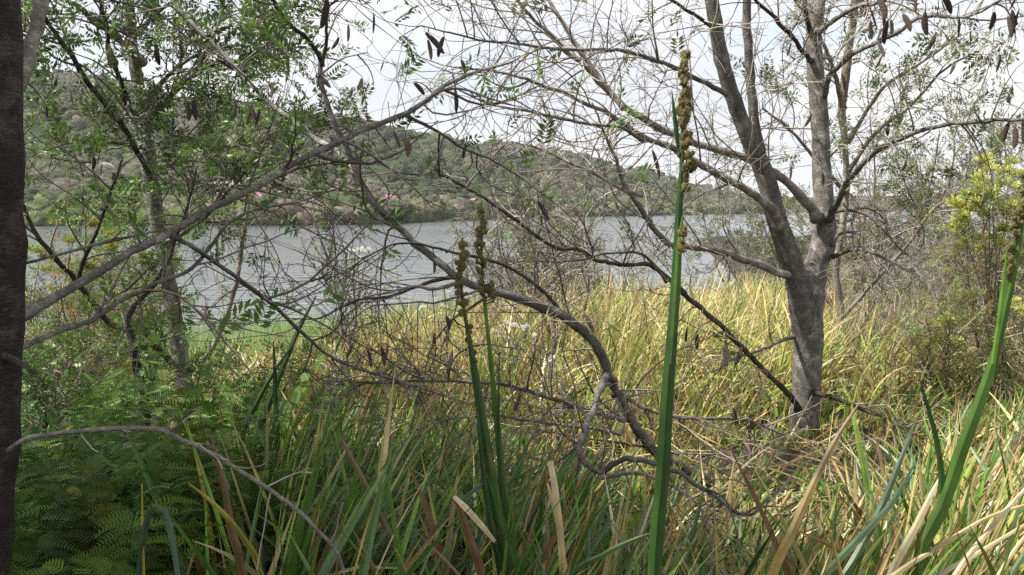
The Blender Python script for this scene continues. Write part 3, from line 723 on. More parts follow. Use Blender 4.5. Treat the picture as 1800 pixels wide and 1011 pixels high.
Db = [
 ('branch', [(1350, 330, 26), (1338, 265, 24), (1326, 200, 24), (1318, 120, 23), (1312, 50, 22), (1310, -20, 20), (1306, -160, 8)], DD - .2, DD - .2, M_BARK_MID, dict(per_m=3, length=(0.3, 0.8), **LDead)),
 ('branch', [(1440, 385, 30), (1408, 345, 24), (1355, 304, 20), (1311, 280, 19), (1210, 250, 18), (1160, 225, 17), (1125, 202, 17), (1078, 168, 15), (1034, 121, 13), (987, 77, 11), (943, 34, 9), (909, 0, 7), (870, -40, 4)], DD, DD - 0.7, M_BARK_PALE, dict(per_m=8, length=(0.35, 1.0), **LDead)),
 ('branch', [(1098, 190, 14), (1070, 158, 13), (1030, 108, 12), (997, 60, 11), (963, 0, 9), (940, -50, 5)], DD - .5, DD - .2, M_BARK_PALE, dict(per_m=8, length=(0.35, 1.0), **LDead)),
 ('branch', [(1368, 400, 28), (1352, 368, 24), (1318, 338, 20), (1260, 308, 18), (1213, 282, 17), (1192, 272, 17), (1138, 249, 14), (1084, 214, 12), (1037, 188, 10), (987, 161, 9), (920, 136, 7), (862, 124, 5), (800, 118, 3)], DD - 0.2, DD - 1.6, M_BARK_PALE, dict(per_m=8, length=(0.35, 1.0), **LDead)),
 ('branch', [(1278, 165, 14), (1235, 142, 12), (1192, 123, 11), (1158, 110, 10), (1115, 97, 9), (1081, 92, 9), (1037, 91, 8), (980, 89, 8), (923, 82, 7), (879, 77, 6), (815, 67, 5), (740, 45, 3)], DD - 0.5, DD - 2.2, M_BARK_MID, dict(per_m=7, length=(0.3, 0.9), leaf=0.05, leafpal=OLIVES, **LDead)),
 ('branch', [(1130, 248, 9), (1088, 224, 8), (1030, 219, 7), (987, 212, 7), (920, 195, 6), (862, 183, 5), (805, 158, 3)], DD - 1.2, DD - 1.8, M_BARK_MID, dict(per_m=9, length=(0.3, 0.9), leaf=0.06, **LDead)),
 ('branch', [(1392, 482, 24), (1370, 475, 20), (1320, 455, 19), (1270, 438, 18), (1215, 434, 17), (1186, 437, 16), (1165, 417, 15), (1145, 390, 14), (1128, 360, 13), (1104, 330, 11), (1088, 293, 9), (1061, 229, 6), (1040, 180, 3)], DD - 0.1, DD - 1.3, M_BARK_PALE, dict(per_m=7, length=(0.3, 0.8), **LDead)),
 ('branch', [(1128, 345, 9), (1090, 330, 8), (1040, 300, 7), (1000, 285, 6), (950, 262, 4), (900, 250, 2)], DD - 1.1, DD - 1.4, M_BARK_PALE, dict(per_m=9, length=(0.25, 0.8), **LDead)),
 ('branch', [(1452, 385, 22), (1470, 347, 17), (1500, 300, 16), (1540, 262, 14), (1600, 235, 12), (1680, 215, 10), (1760, 209, 9), (1830, 211, 6)], DD, DD - 1.4, M_BARK_MID, dict(per_m=6, length=(0.3, 0.8), leaf=0.3, leafpal=OLIVES, **LDead)),
 ('branch', [(1446, 180, 18), (1452, 155, 15), (1464, 128, 14), (1503, 94, 13), (1553, 74, 12), (1604, 47, 10), (1637, 30, 9), (1688, 32, 8), (1725, 24, 7), (1765, 0, 5), (1800, -20, 3)], DD + .2, DD - 1.2, M_BARK, dict(per_m=7, length=(0.3, 0.8), leaf=0.3, leafpal=OLIVES, **LDead)),
 ('branch', [(1438, 55, 16), (1465, 30, 12), (1500, 12, 11), (1545, 2, 9), (1600, -20, 5)], DD + .2, DD - .8, M_BARK, dict(per_m=6, length=(0.3, 0.7), **LDead)),
 ('branch', [(1430, 60, 16), (1420, 40, 12), (1412, -10, 11), (1405, -80, 6)], DD + .2, DD - .3, M_BARK_DARK, dict(per_m=5, length=(0.3, 0.7), **LDead)),
 ('branch', [(1432, 110, 15), (1415, 98, 12), (1388, 67, 11), (1361, 37, 10), (1324, 0, 8), (1290, -40, 5)], DD + .2, DD - .6, M_BARK_DARK, dict(per_m=6, length=(0.3, 0.8), **LDead)),
 ('branch', [(1262, 50, 12), (1242, 44, 10), (1222, 30, 9), (1195, 12, 8), (1150, -20, 5)], DD - .4, DD - 1, M_BARK_DARK, dict(per_m=6, length=(0.3, 0.8), **LDead)),
 ('branch', [(1402, 720, 18), (1395, 708, 15), (1370, 680, 14), (1310, 620, 14), (1260, 570, 13), (1210, 530, 13), (1178, 497, 12), (1140, 471, 12), (1105, 468, 11), (1071, 466, 11), (1037, 458, 10), (1010, 443, 10), (963, 437, 9), (923, 407, 9), (889, 380, 8), (832, 340, 8), (802, 320, 7), (768, 305, 6), (735, 306, 5), (684, 296, 4), (634, 250, 3)], DD - .2, DD - 2.2, M_BARK_DARK, dict(per_m=6, length=(0.3, 0.8), levels=2, curl=1.0, rmax=0.004, sub=2.5, leaf=0.06)),
 ('branch', [(1172, 495, 9), (1130, 448, 7), (1071, 444, 7), (1030, 454, 6), (983, 459, 6), (923, 458, 5), (886, 468, 4), (840, 490, 2)], DD - 1.1, DD - 1.9, M_BARK_MID, dict(per_m=8, length=(0.3, 0.8), levels=2, curl=1.0, rmax=0.004, sub=2.5, pal=TW_BROWN + TW_DARK)),
 ('branch', [(1402, 590, 12), (1370, 600, 9), (1330, 618, 7), (1290, 630, 5), (1250, 655, 3)], DD, DD - .8, M_BARK_MID, dict(per_m=9, length=(0.25, 0.6), levels=2, curl=1.0, rmax=0.004, pal=TW_PALE + TW_DARK)),
 ('branch', [(1432, 690, 14), (1470, 700, 11), (1520, 717, 10), (1571, 744, 9), (1605, 765, 7), (1640, 775, 4)], DD - .1, DD - .8, M_BARK_DARK, dict(per_m=9, length=(0.2, 0.6), levels=2, curl=1.0, rmax=0.004, pal=TW_PALE + TW_DARK)),
 ('branch', [(1462, 430, 10), (1476, 412, 8), (1500, 408, 7), (1515, 425, 6), (1523, 470, 5), (1526, 505, 3)], DD, DD - .4, M_BARK_PALE, dict(per_m=5, length=(0.1, 0.4), levels=1, curl=1.0, rmax=0.003, pal=TW_PALE)),
 ('branch', [(1464, 452, 10), (1510, 442, 7), (1570, 462, 6), (1620, 495, 5), (1650, 535, 3)], DD, DD - .7, M_BARK_MID, dict(per_m=9, length=(0.25, 0.7), levels=2, curl=1.0, rmax=0.004, pal=TW_PALE + TW_DARK)),
 ('branch', [(1462, 372, 10), (1510, 372, 8), (1550, 400, 7), (1590, 445, 5), (1620, 460, 3)], DD, DD - .5, M_BARK_MID, dict(per_m=9, length=(0.25, 0.7), levels=2, curl=1.0, rmax=0.004, pal=TW_PALE + TW_DARK)),
]
for name, pts, d0, d1, m, kw in Db:
    o2, c, r = branch(D, name, pts, d0, d1, m, k=10)
    dress(o2, c, r, **kw)

# --- slender trees behind it
E = thing('young_tree', 'slender pale tree rising just behind the right-hand forked trunk', 'tree', G0(1466, 9.5))
gE = at_ground(1466, 9.5)
o, c, r = branch(E, 'trunk', [(gE[0], gE[1] + 8, 24), (1468, 660, 21), (1479, 559, 20), (1472, 491, 18), (1479, 434, 17), (1492, 340, 17), (1488, 250, 16), (1482, 190, 22), (1490, 110, 22), (1499, 40, 20), (1506, -20, 18), (1512, -140, 8)], 9.5, 9.5, M_BARK_PALE, k=10, collar=False, wf=0.75)
dress(o, c, r, per_m=5, length=(0.4, 1.1), levels=2, start=0.3, leaf=0.5, leafpal=OLIVES, pal=TW_PALE, rmax=0.006)
for pts in ([(1478, 565, 12), (1486, 555, 11), (1533, 505, 10), (1604, 427, 8), (1634, 377, 7), (1684, 340, 5), (1730, 300, 3)],
            [(1483, 190, 14), (1465, 120, 10), (1440, 60, 8), (1400, 0, 6), (1380, -40, 4)],
            [(1490, 300, 12), (1540, 230, 10), (1600, 180, 8), (1660, 120, 6), (1720, 90, 4)],
            [(1488, 340, 12), (1440, 290, 9), (1390, 230, 7), (1340, 190, 5)],
            [(1490, 250, 12), (1550, 160, 9), (1620, 110, 7), (1690, 60, 4)]):
    o2, c, r = branch(E, 'branch', pts, 9.5, 8.6, M_BARK_PALE, k=8)
    dress(o2, c, r, per_m=7, length=(0.3, 0.9), levels=3, leaf=0.5, leafpal=OLIVES + [GREENS[0]], pal=TW_PALE, rmax=0.005, sub=2.2, leaflen=(0.08, 0.14))

# ------------------------------------------------------------------ grown shrubs and small trees
def shrub(name, label, cat, px, d, height, spread, nstem, pal, leafpal, leaf, leaflen=(0.08, 0.14), per_m=6, levels=2, rstem=0.02, lean=(0, 0), twl=(0.3, 0.7), group=None, curl=0.7, npair=5, lw=0.3, bark=None, sub=2.5, start=0.25, wide=0.42, rmax=0.006):
    b = G0(px, d)
    t = thing(name, label, cat, b, group)
    a0 = random.uniform(0, 6.28)
    for i in range(nstem):
        a = a0 + i * 6.283 / nstem + random.uniform(-.4, .4)
        out = spread * random.uniform(0.5, 1.0)
        h = height * random.uniform(0.75, 1.05)
        rows = []
        for q in np.linspace(0, 1, 6):
            rows.append((b[0] + math.cos(a) * out * q ** 1.2 + lean[0] * q + random.gauss(0, .04) * (q > 0) * height * .5,
                         b[1] + math.sin(a) * out * q ** 1.2 + lean[1] * q + random.gauss(0, .04) * (q > 0) * height * .5,
                         b[2] + h * q ** 0.9, rstem * (1 - 0.8 * q)))
        o2, c, r = branch_w(t, 'stem', rows, bark or M_BARK_PALE, k=7)
        dress(o2, c, r, per_m=per_m, length=twl, levels=levels, leaf=leaf, leafpal=leafpal, leaflen=leaflen, pal=pal, rmax=rmax, curl=curl, npair=npair, sub=sub, start=start, lw=lw, wide=wide)
    return t
# right-hand background
OL2 = OLIVES + [(0.13, 0.16, 0.055)]
shrub('small_tree', 'olive-leaved small tree behind the yellow bush at the right edge', 'tree', 1720, 13, 3.2, 1.3, 6, TW_PALE, OL2, 0.7, (0.10, 0.17), per_m=7, rstem=0.035, twl=(0.4, 1.0), levels=3, sub=1.8)
shrub('small_tree', 'olive-leaved small tree with pods between forked trunk and yellow bush', 'tree', 1585, 14, 3.2, 1.1, 5, TW_PALE, OL2, 0.5, (0.10, 0.17), per_m=7, rstem=0.035, twl=(0.4, 1.0), levels=3, sub=1.8)
shrub('small_tree', 'leafy small tree cut by the right edge behind the tall leaf blade', 'tree', 1840, 11, 2.9, 1.2, 5, TW_PALE, OL2, 0.6, (0.10, 0.16), per_m=7, rstem=0.03, twl=(0.4, 0.9), levels=3, sub=1.8)
shrub('bush', 'sparse green bush on the shore seen left of the forked trunk', 'bush', 1290, 23, 2.7, 1.5, 5, TW_PALE, OL2, 1.2, (0.14, 0.22), per_m=4, rstem=0.03, twl=(0.5, 1.2), levels=2)
shrub('bush', 'sparse green bush on the shore seen through the forked trunk', 'bush', 1390, 22, 2.8, 1.4, 5, TW_PALE, OL2, 1.5, (0.14, 0.22), per_m=5, rstem=0.03, twl=(0.5, 1.2), levels=2)
for px, d, h, lab in ((1530, 11, 1.35, 'tangled grey leafless bush right of the slender pale tree'), (1610, 10.5, 1.4, 'tangled grey leafless bush left of the lower yellow flower cluster'),
                      (1690, 11.5, 1.45, 'tangled grey leafless bush below the yellow bush'), (1770, 10, 1.3, 'tangled grey leafless bush beside the right edge'),
                      (1560, 13.5, 1.6, 'grey leafless bush farther back behind the right-hand tangle'), (1650, 14.5, 1.9, 'grey-brown bush farthest back in the right-hand tangle')):
    shrub('dry_bush', lab, 'bush', px, d, h, 0.75, 8, [(0.30, 0.265, 0.235), (0.40, 0.36, 0.32), (0.24, 0.20, 0.18)], OL2, 0.12, per_m=13, rstem=0.010, twl=(0.25, 0.7), levels=3, curl=0.8, sub=2.4, start=0.1, rmax=0.005)
shrub('bush', 'reddish-tipped bush on the skyline right of the forked trunk', 'bush', 1530, 17, 2.35, 0.7, 5, TW_BROWN, [(0.20, 0.09, 0.07), (0.16, 0.10, 0.07), OLIVES[0]], 1.3, per_m=8, rstem=0.02, levels=3, twl=(0.3, 0.7), sub=1.8)
# middle distance
shrub('bush', 'half-bare olive bush standing before the lake in the middle', 'bush', 925, 15.5, 2.7, 0.9, 6, TW_PALE, OLIVES, 0.7, (0.10, 0.17), per_m=8, rstem=0.03, twl=(0.4, 1.0), levels=3, curl=1.0, sub=2.0)
shrub('bush', 'half-bare bush with pale twigs left of the tall central stalk', 'bush', 1060, 14.5, 2.3, 0.7, 4, TW_PALE, OLIVES, 0.2, (0.09, 0.15), per_m=6, rstem=0.02, twl=(0.4, 1.0), levels=3, curl=1.0, sub=2.0)
shrub('young_tree', 'thin bare sapling standing in the reeds left of the pair of stalks', 'tree', 603, 8.5, 1.95, 0.18, 3, TW_DARK, GREENS, 0.25, per_m=8, rstem=0.02, twl=(0.3, 0.7), bark=M_BARK_MID)
shrub('young_tree', 'thin leaning sapling in the reeds right of the pair of stalks', 'tree', 975, 9.0, 1.9, 0.22, 2, TW_PALE, OLIVES, 0.2, per_m=8, rstem=0.022, lean=(-0.25, 0), twl=(0.3, 0.8), bark=M_BARK_MID)
shrub('young_tree', 'straight thin sapling in the reeds between stalk pair and tall stalk', 'tree', 1018, 10, 2.3, 0.1, 1, TW_PALE, OLIVES, 0.1, per_m=8, rstem=0.02, twl=(0.3, 0.7), bark=M_BARK_MID)
# left side, behind the near trunk
shrub('bush', 'green leafy bush at the water left of the grey left trunk', 'bush', 150, 9.5, 1.5, 0.9, 7, TW_DARK, GREENS + OLIVES, 1.8, (0.09, 0.14), per_m=9, levels=2, rstem=0.014, twl=(0.25, 0.6))
shrub('bush', 'green leafy bush hugging the dark near trunk', 'bush', 55, 5.6, 0.95, 0.5, 6, TW_DARK, GREENS, 1.6, (0.07, 0.12), per_m=9, levels=2, rstem=0.010, twl=(0.2, 0.5))
shrub('bush', 'bright green bush beside the grey trunk at the far waterline', 'bush', 255, 11, 2.5, 0.55, 5, TW_DARK, [(0.16, 0.26, 0.05), (0.12, 0.21, 0.04)], 1.8, (0.09, 0.14), per_m=9, levels=2, rstem=0.016, twl=(0.25, 0.6))
shrub('bush', 'low feathery green bush between grey left trunk and reeds', 'bush', 420, 6.2, 0.75, 0.45, 7, TW_DARK, GREENS, 1.8, (0.06, 0.10), per_m=11, levels=2, rstem=0.008, twl=(0.2, 0.4))

# ------------------------------------------------------------------ reeds and grasses
def blades(base, az, th0, bend, length, width, n, col, tip, fold=False):
    """ribbons: all arrays of T -> verts (T*n*m), quads, colours; az = direction of lean"""
    T = len(base)
    t = np.linspace(0, 1, n)[None, :]
    th = th0[:, None] + bend[:, None] * t ** 1.6
    st = (length / (n - 1))[:, None]
    hx = np.cumsum(np.sin(th) * st, axis=1); hz = np.cumsum(np.cos(th) * st, axis=1)
    hx = np.concatenate([np.zeros((T, 1)), hx[:, :-1]], 1); hz = np.concatenate([np.zeros((T, 1)), hz[:, :-1]], 1)
    ca, sa = np.cos(az)[:, None], np.sin(az)[:, None]
    c = np.stack([hx * ca, hx * sa, hz], -1) + base[:, None, :]
    tan = unit(np.gradient(c, axis=1))
    side = np.stack([-np.sin(az), np.cos(az), np.zeros(T)], -1)[:, None, :] * np.ones((1, n, 1))
    nor = np.cross(tan, side)
    tw = RNG.normal(size=T).clip(-1.4, 1.4)[:, None, None] + RNG.normal(size=T)[:, None, None] * t[..., None] * 0.8
    ac = side * np.cos(tw) + nor * np.sin(tw)
    wp = np.clip(np.minimum(0.65 + t * 1.4, 1.0) * (1 - t ** 3.0) , 0.03, 1)
    hw = (width[:, None] * 0.5 * wp)[..., None]
    if fold:
        up = np.cross(ac, tan)
        V = np.stack([c - ac * hw + up * hw * 0.35, c, c + ac * hw + up * hw * 0.35], 2)
        m = 3
    else:
        V = np.stack([c - ac * hw, c + ac * hw], 2); m = 2
    b = (np.arange(T) * n * m)[:, None, None] + (np.arange(n - 1) * m)[None, :, None] + np.arange(m - 1)[None, None, :]
    Q = np.stack([b, b + 1, b + m + 1, b + m], -1).reshape(-1, 4)
    k = (t ** 1.5)[..., None]
    C = col[:, None, :] * (1 - k) + tip[:, None, :] * k
    C = C * RNG.uniform(0.86, 1.14, (T, n, 1))
    spot = (RNG.random((T, n, 1)) < 0.07)
    C = np.where(spot, C * 0.45 + np.array((0.10, 0.055, 0.02)), C)
    C = np.repeat(C[:, :, None, :], m, axis=2).reshape(-1, 3)
    return V.reshape(-1, 3), Q, C
STRAW = np.array([(0.60, 0.50, 0.26), (0.54, 0.43, 0.17), (0.70, 0.61, 0.40), (0.48, 0.34, 0.12)])
YGREEN = np.array([(0.28, 0.35, 0.07), (0.37, 0.39, 0.09), (0.21, 0.33, 0.06), (0.44, 0.43, 0.15)])
GREEN = np.array([(0.080, 0.17, 0.022), (0.13, 0.25, 0.035), (0.058, 0.13, 0.02), (0.17, 0.29, 0.045)])
BROWN = np.array([(0.21, 0.13, 0.065), (0.27, 0.18, 0.085), (0.16, 0.10, 0.05), (0.33, 0.20, 0.06)])
def mixpal(prob):
    """prob (T,4): straw, yellow green, green, brown"""
    T = len(prob)
    u = RNG.random((T, 1)); k = (np.cumsum(prob / prob.sum(1, keepdims=True), 1) < u).sum(1).clip(0, 3)
    allp = np.stack([STRAW, YGREEN, GREEN, BROWN])
    return allp[k, RNG.integers(0, 4, T)] * RNG.uniform(0.78, 1.22, (T, 1)), k
def fbm(x, y, s, seed):
    r = np.random.default_rng(seed); v = 0
    for i in range(5):
        a = r.uniform(0, 6.28); f = s * r.uniform(0.6, 1.7)
        v = v + np.sin((x * math.cos(a) + y * math.sin(a)) * f + r.uniform(0, 6.28))
    return v / 5
def top_limit(x, y, px):
    """the foreground growth gets lower away from the path"""
    row = np.interp(px, [300, 550, 800, 1000, 1200, 1330, 1420, 1500, 1580, 1700, 1900], [690, 660, 720, 790, 805, 835, 850, 830, 765, 690, 640])
    row = row + 60 * np.exp(-((px - 1150) / 190) ** 4) * (np.asarray(y) < 4.2)
    return np.maximum(EYE - (row - HOR) * y / F - ground_z(x, y), 0.16)
def scatter(N, d0, d1, px0, px1, power=0.9):
    u = RNG.random(N)
    d = d0 * (d1 / d0) ** (u ** power)
    px = RNG.uniform(px0, px1, N)
    x = (px - 900) / F * d
    return x, d, px

# the sunlit bed between the tree and the lake: tussocks of arching blades
tx, ty, tpx = scatter(2700, 6.5, 25.0, 300, 1950)
keep = (ty < shore(tx) + 0.6) & ~((tpx < 480) & (ty < 7.0)) & ~((tpx > 1500) & (ty > 12.0))
tx, ty, tpx = tx[keep], ty[keep], tpx[keep]
NB = 18
x = np.repeat(tx, NB) + RNG.normal(size=len(tx) * NB) * 0.06; y = np.repeat(ty, NB) + RNG.normal(size=len(tx) * NB) * 0.06
px = np.repeat(tpx, NB); T = len(x)
def per(a): return np.repeat(a, NB)
f1 = per(fbm(tx, ty, 1.1, 3) * 0.5 + RNG.normal(size=len(tx)) * 0.45); f2 = fbm(x, y, 0.5, 5); f3 = per(RNG.normal(size=len(tx)) * 0.5)
lefty = sstep((700 - px) / 250)
righty = sstep((px - 1430) / 200)
near = sstep((8.5 - y) / 2.5)
pr = np.stack([1.0 + 1.4 * f1 - 0.5 * lefty + 0.3 * righty - 0.45 * near, 0.80 - 0.6 * f1 + 0.2 * lefty - 0.4 * righty, 0.45 + 0.7 * f3 + 0.35 * lefty + 0.6 * near + 0.35 * righty, 0.30 - 0.35 * f3 + 0.25 * righty + 0.15 * near], 1).clip(0.03)
colr, kk = mixpal(pr)
tipc = np.where(RNG.random((T, 1)) < 0.45, colr * 0.4 + np.array((0.52, 0.42, 0.22)) * 0.6, colr)
az = RNG.uniform(0, 6.283, T); az = np.where(RNG.random(T) < 0.45, per(fbm(tx, ty, 0.8, 17) * 3.4) + RNG.normal(size=T) * 0.5, az)
th0 = np.abs(RNG.normal(size=T)) * 0.26 + 0.04
bend = np.abs(RNG.normal(size=T)) * 1.0 + 0.15
hgt = (0.86 + 0.22 * f2) * RNG.uniform(0.55, 1.25, T) * per(RNG.uniform(0.65, 1.25, len(tx)))
hgt *= 1 + 0.35 * np.exp(-((px - 960) / 90) ** 2) * sstep((y - 14) / 4)
hgt *= 0.45 + 0.55 * sstep((y - 6.3) / 2.6)
hgt *= 1 - 0.86 * np.exp(-((px - 1400) / 170) ** 4) * sstep((7.7 - y) / 0.6)
hgt *= 1 - 0.30 * lefty * sstep((y - 7) / 3)
wd = RNG.uniform(0.010, 0.024, T) * (1 + 0.5 * sstep((y - 12) / 8))
base = np.stack([x, y, ground_z(x, y) - 0.03], 1)
mb = MB(); V, Q, Cc = blades(base, az, th0, bend, hgt, wd, 8, colr, tipc); mb.add(V, Q, C=Cc)
o = mb.build('reed_bed', M_REED, None, 'stuff', smooth=False)
o['label'] = 'sunlit yellow-green bed of reeds between the trees and the lake'; o['category'] = 'reeds'

# pale green rushes standing in the shallows
x, y, px = scatter(60000, 10.5, 24.0, -60, 960)
s = shore(x); keep = (y > s - 2.2) & (y < s + 3.4 + 1.6 * fbm(x, y, 0.7, 21) + 3.5 * RNG.random(len(x)) ** 2) & (fbm(x, y, 1.6, 22) > -0.35)
x, y, px = x[keep], y[keep], px[keep]; T = len(x)
colr = np.array([(0.25, 0.36, 0.12), (0.32, 0.42, 0.18), (0.20, 0.31, 0.11)])[RNG.integers(0, 3, T)] * RNG.uniform(0.8, 1.2, (T, 1))
base = np.stack([x, y, np.maximum(ground_z(x, y), -0.25)], 1)
mb = MB(); V, Q, Cc = blades(base, RNG.uniform(0, 6.28, T), np.abs(RNG.normal(size=T)) * .10, np.abs(RNG.normal(size=T)) * .35, RNG.uniform(0.45, 0.9, T), RNG.uniform(0.006, 0.011, T), 5, colr, colr * 1.1)
mb.add(V, Q, C=Cc)
o = mb.build('shallows_rushes', M_REED, None, 'stuff', smooth=False)
o['label'] = 'pale green rushes standing in the shallow water on the left'; o['category'] = 'rushes'

# dead grey stalks on the right behind the forked trunk
x, y, px = scatter(9000, 8.5, 14.0, 1460, 1950); T = len(x)
colr = np.array([(0.36, 0.32, 0.27), (0.46, 0.41, 0.34), (0.30, 0.26, 0.23), (0.25, 0.26, 0.14)])[RNG.integers(0, 4, T)] * RNG.uniform(0.8, 1.2, (T, 1))
base = np.stack([x, y, ground_z(x, y) - .03], 1)
mb = MB(); V, Q, Cc = blades(base, RNG.normal(size=T) * .8 + .3, np.abs(RNG.normal(size=T)) * .3, np.abs(RNG.normal(size=T)) * .6, RNG.uniform(0.5, 1.15, T), RNG.uniform(0.004, 0.008, T), 6, colr, colr * 1.1)
mb.add(V, Q, C=Cc)
o = mb.build('dead_stalks', M_REED, None, 'stuff', smooth=False)
o['label'] = 'grey dead stalks and grass in the right-hand thicket'; o['category'] = 'grass'

# undergrowth of sword-like sedge leaves in the foreground, in tussocks
tx, ty, tpx = scatter(300, 2.35, 7.0, 400, 2000, 0.85)
NB = 24
x = np.repeat(tx, NB) + RNG.normal(size=len(tx) * NB) * 0.06; y = np.repeat(ty, NB) + RNG.normal(size=len(tx) * NB) * 0.06
px = np.repeat(tpx, NB); T = len(x)
right = sstep((px - 950) / 500)
dry = np.repeat(RNG.normal(size=len(tx)) * 0.22, NB)
pr = np.stack([0.26 + 0.20 * right + dry, 0.26 + 0.12 * right, 2.1 - 0.60 * right - dry, 0.30 + 0.22 * right + dry * 0.7], 1).clip(0.05)
colr, kk = mixpal(pr)
blu = (kk == 2) & (RNG.random(T) < 0.35)
colr[blu] = colr[blu] * 0.4 + np.array((0.085, 0.125, 0.085))
tipc = np.where(RNG.random((T, 1)) < (0.14 + 0.16 * right)[:, None], np.array((0.42, 0.31, 0.13)) * RNG.uniform(.7, 1.2, (T, 1)), colr)
az = np.where(RNG.random(T) < 0.55 + 0.10 * right, RNG.normal(size=T) * 0.5 + 0.1, RNG.uniform(0, 6.28, T))
th0 = np.abs(RNG.normal(size=T)) * 0.40 + 0.12 + 0.14 * right
bend = np.abs(RNG.normal(size=T)) * 0.38
kinky = RNG.random(T) < 0.12
bend = np.where(kinky, bend + RNG.uniform(0.8, 2.0, T), bend)
base = np.stack([x, y, ground_z(x, y) - 0.03], 1)
L_ = RNG.uniform(0.5, 1.15, T)
L_ = np.minimum(L_, top_limit(x, y, px) * RNG.uniform(0.75, 1.15, T))
mb = MB(); V, Q, Cc = blades(base, az, th0, bend, L_, RNG.uniform(0.011, 0.034, T), 9, colr, tipc, fold=True); mb.add(V, Q, C=Cc)
o = mb.build('sedge_undergrowth', M_SEDGE, None, 'stuff', smooth=False)
o['label'] = 'tangle of green and straw sedge leaves filling the foreground'; o['category'] = 'sedge'
# fallen dead leaves low in the tangle
x, y, px = scatter(1300, 2.3, 7.0, 300, 2000, 0.8); T = len(x)
colr, kk = mixpal(np.tile(np.array([[0.8, 0.05, 0.05, 0.9]]), (T, 1)))
base = np.stack([x, y, ground_z(x, y) + RNG.uniform(0, 0.14, T)], 1)
mb = MB(); V, Q, Cc = blades(base, RNG.uniform(0, 6.28, T), RNG.uniform(1.0, 1.65, T), RNG.normal(size=T) * .5, RNG.uniform(0.3, 0.8, T), RNG.uniform(0.005, 0.013, T), 6, colr, colr, fold=True)
mb.add(V, Q, C=Cc)
o = mb.build('leaf_litter', M_SEDGE, None, 'stuff', smooth=False)
o['label'] = 'fallen dry sedge leaves lying across the foreground tangle'; o['category'] = 'litter'

# ------------------------------------------------------------------ sedge clumps with leaves one can pick apart
def ribbon(c, width, across, cols, pleat=0.3):
    """one strap leaf: centreline (n,3), width (n), across (n,3), colours (n,3); five columns, pleated"""
    n = len(c); tan = tangents(c)
    ac = unit(across - (across * tan).sum(1, keepdims=True) * tan); up = np.cross(ac, tan)
    offs = np.array([-1, -0.5, 0, 0.5, 1]); hh = np.array([1.0, 0.5, 0.0, 0.5, 1.0]) * pleat * 1.7
    V = c[:, None, :] + ac[:, None, :] * (offs[None, :, None] * width[:, None, None] * .5) + up[:, None, :] * (hh[None, :, None] * width[:, None, None] * .5)
    b = (np.arange(n - 1) * 5)[:, None] + np.arange(4)[None, :]
    Q = np.stack([b, b + 1, b + 6, b + 5], -1).reshape(-1, 4)
    cols = cols * RNG.uniform(0.84, 1.16, (n, 1))
    C = np.repeat(cols[:, None, :], 5, axis=1)
    eb = RNG.random((n, 5, 1)) < np.array([0.16, 0.04, 0.02, 0.04, 0.16])[None, :, None]
    C = np.where(eb, C * 0.5 + np.array((0.12, 0.075, 0.025)), C) * np.array([1.02, 1.06, 0.86, 1.0, 0.96])[None, :, None]  # brown-flecked edges; crease shade and lighter half of the fold tinted in
    return V.reshape(-1, 3), Q, C.reshape(-1, 3)
COLS = {'green': (0.042, 0.095, 0.020), 'dark': (0.022, 0.055, 0.015), 'bright': (0.095, 0.20, 0.025), 'blue': (0.075, 0.125, 0.075), 'lime': (0.22, 0.32, 0.06), 'straw': (0.52, 0.40, 0.21), 'pale': (0.62, 0.52, 0.34), 'orange': (0.33, 0.235, 0.05), 'brown': (0.17, 0.10, 0.05), 'yellow': (0.36, 0.31, 0.05), 'rust': (0.14, 0.085, 0.032)}
WK = 0.74
def strap(parent, pts, d0, d1, c0, c1=None, cut=False, n=22, name='leaf', tilt=None):
    """leaf through photo points (x, y, width) from base to tip"""
    rows = [(*P(a, b, d), w_ * WK * d / F) for (a, b, w_), d in zip(pts, np.linspace(d0, d1, len(pts)))]
    cc = crom(rows, n); c, w_ = cc[:, :3], np.maximum(cc[:, 3], 0.0012)
    tan = tangents(c)
    view = unit(c - np.array((0, 0, EYE)))
    tl = RNG.uniform(-0.7, 0.7) if tilt is None else tilt
    across = unit(np.cross(tan, view)) + view * tl
    t = np.linspace(0, 1, n)[:, None]
    a = np.array(COLS[c0]); b = np.array(COLS[c1 or c0])
    cols = (a * (1 - t ** 1.3) + b * t ** 1.3) * RNG.uniform(0.88, 1.12)
    V, Q, C = ribbon(c, w_, across, cols)
    mb = MB(); mb.add(V, Q, C=C)
    return mb.build(name, M_SEDGE, parent, smooth=False)
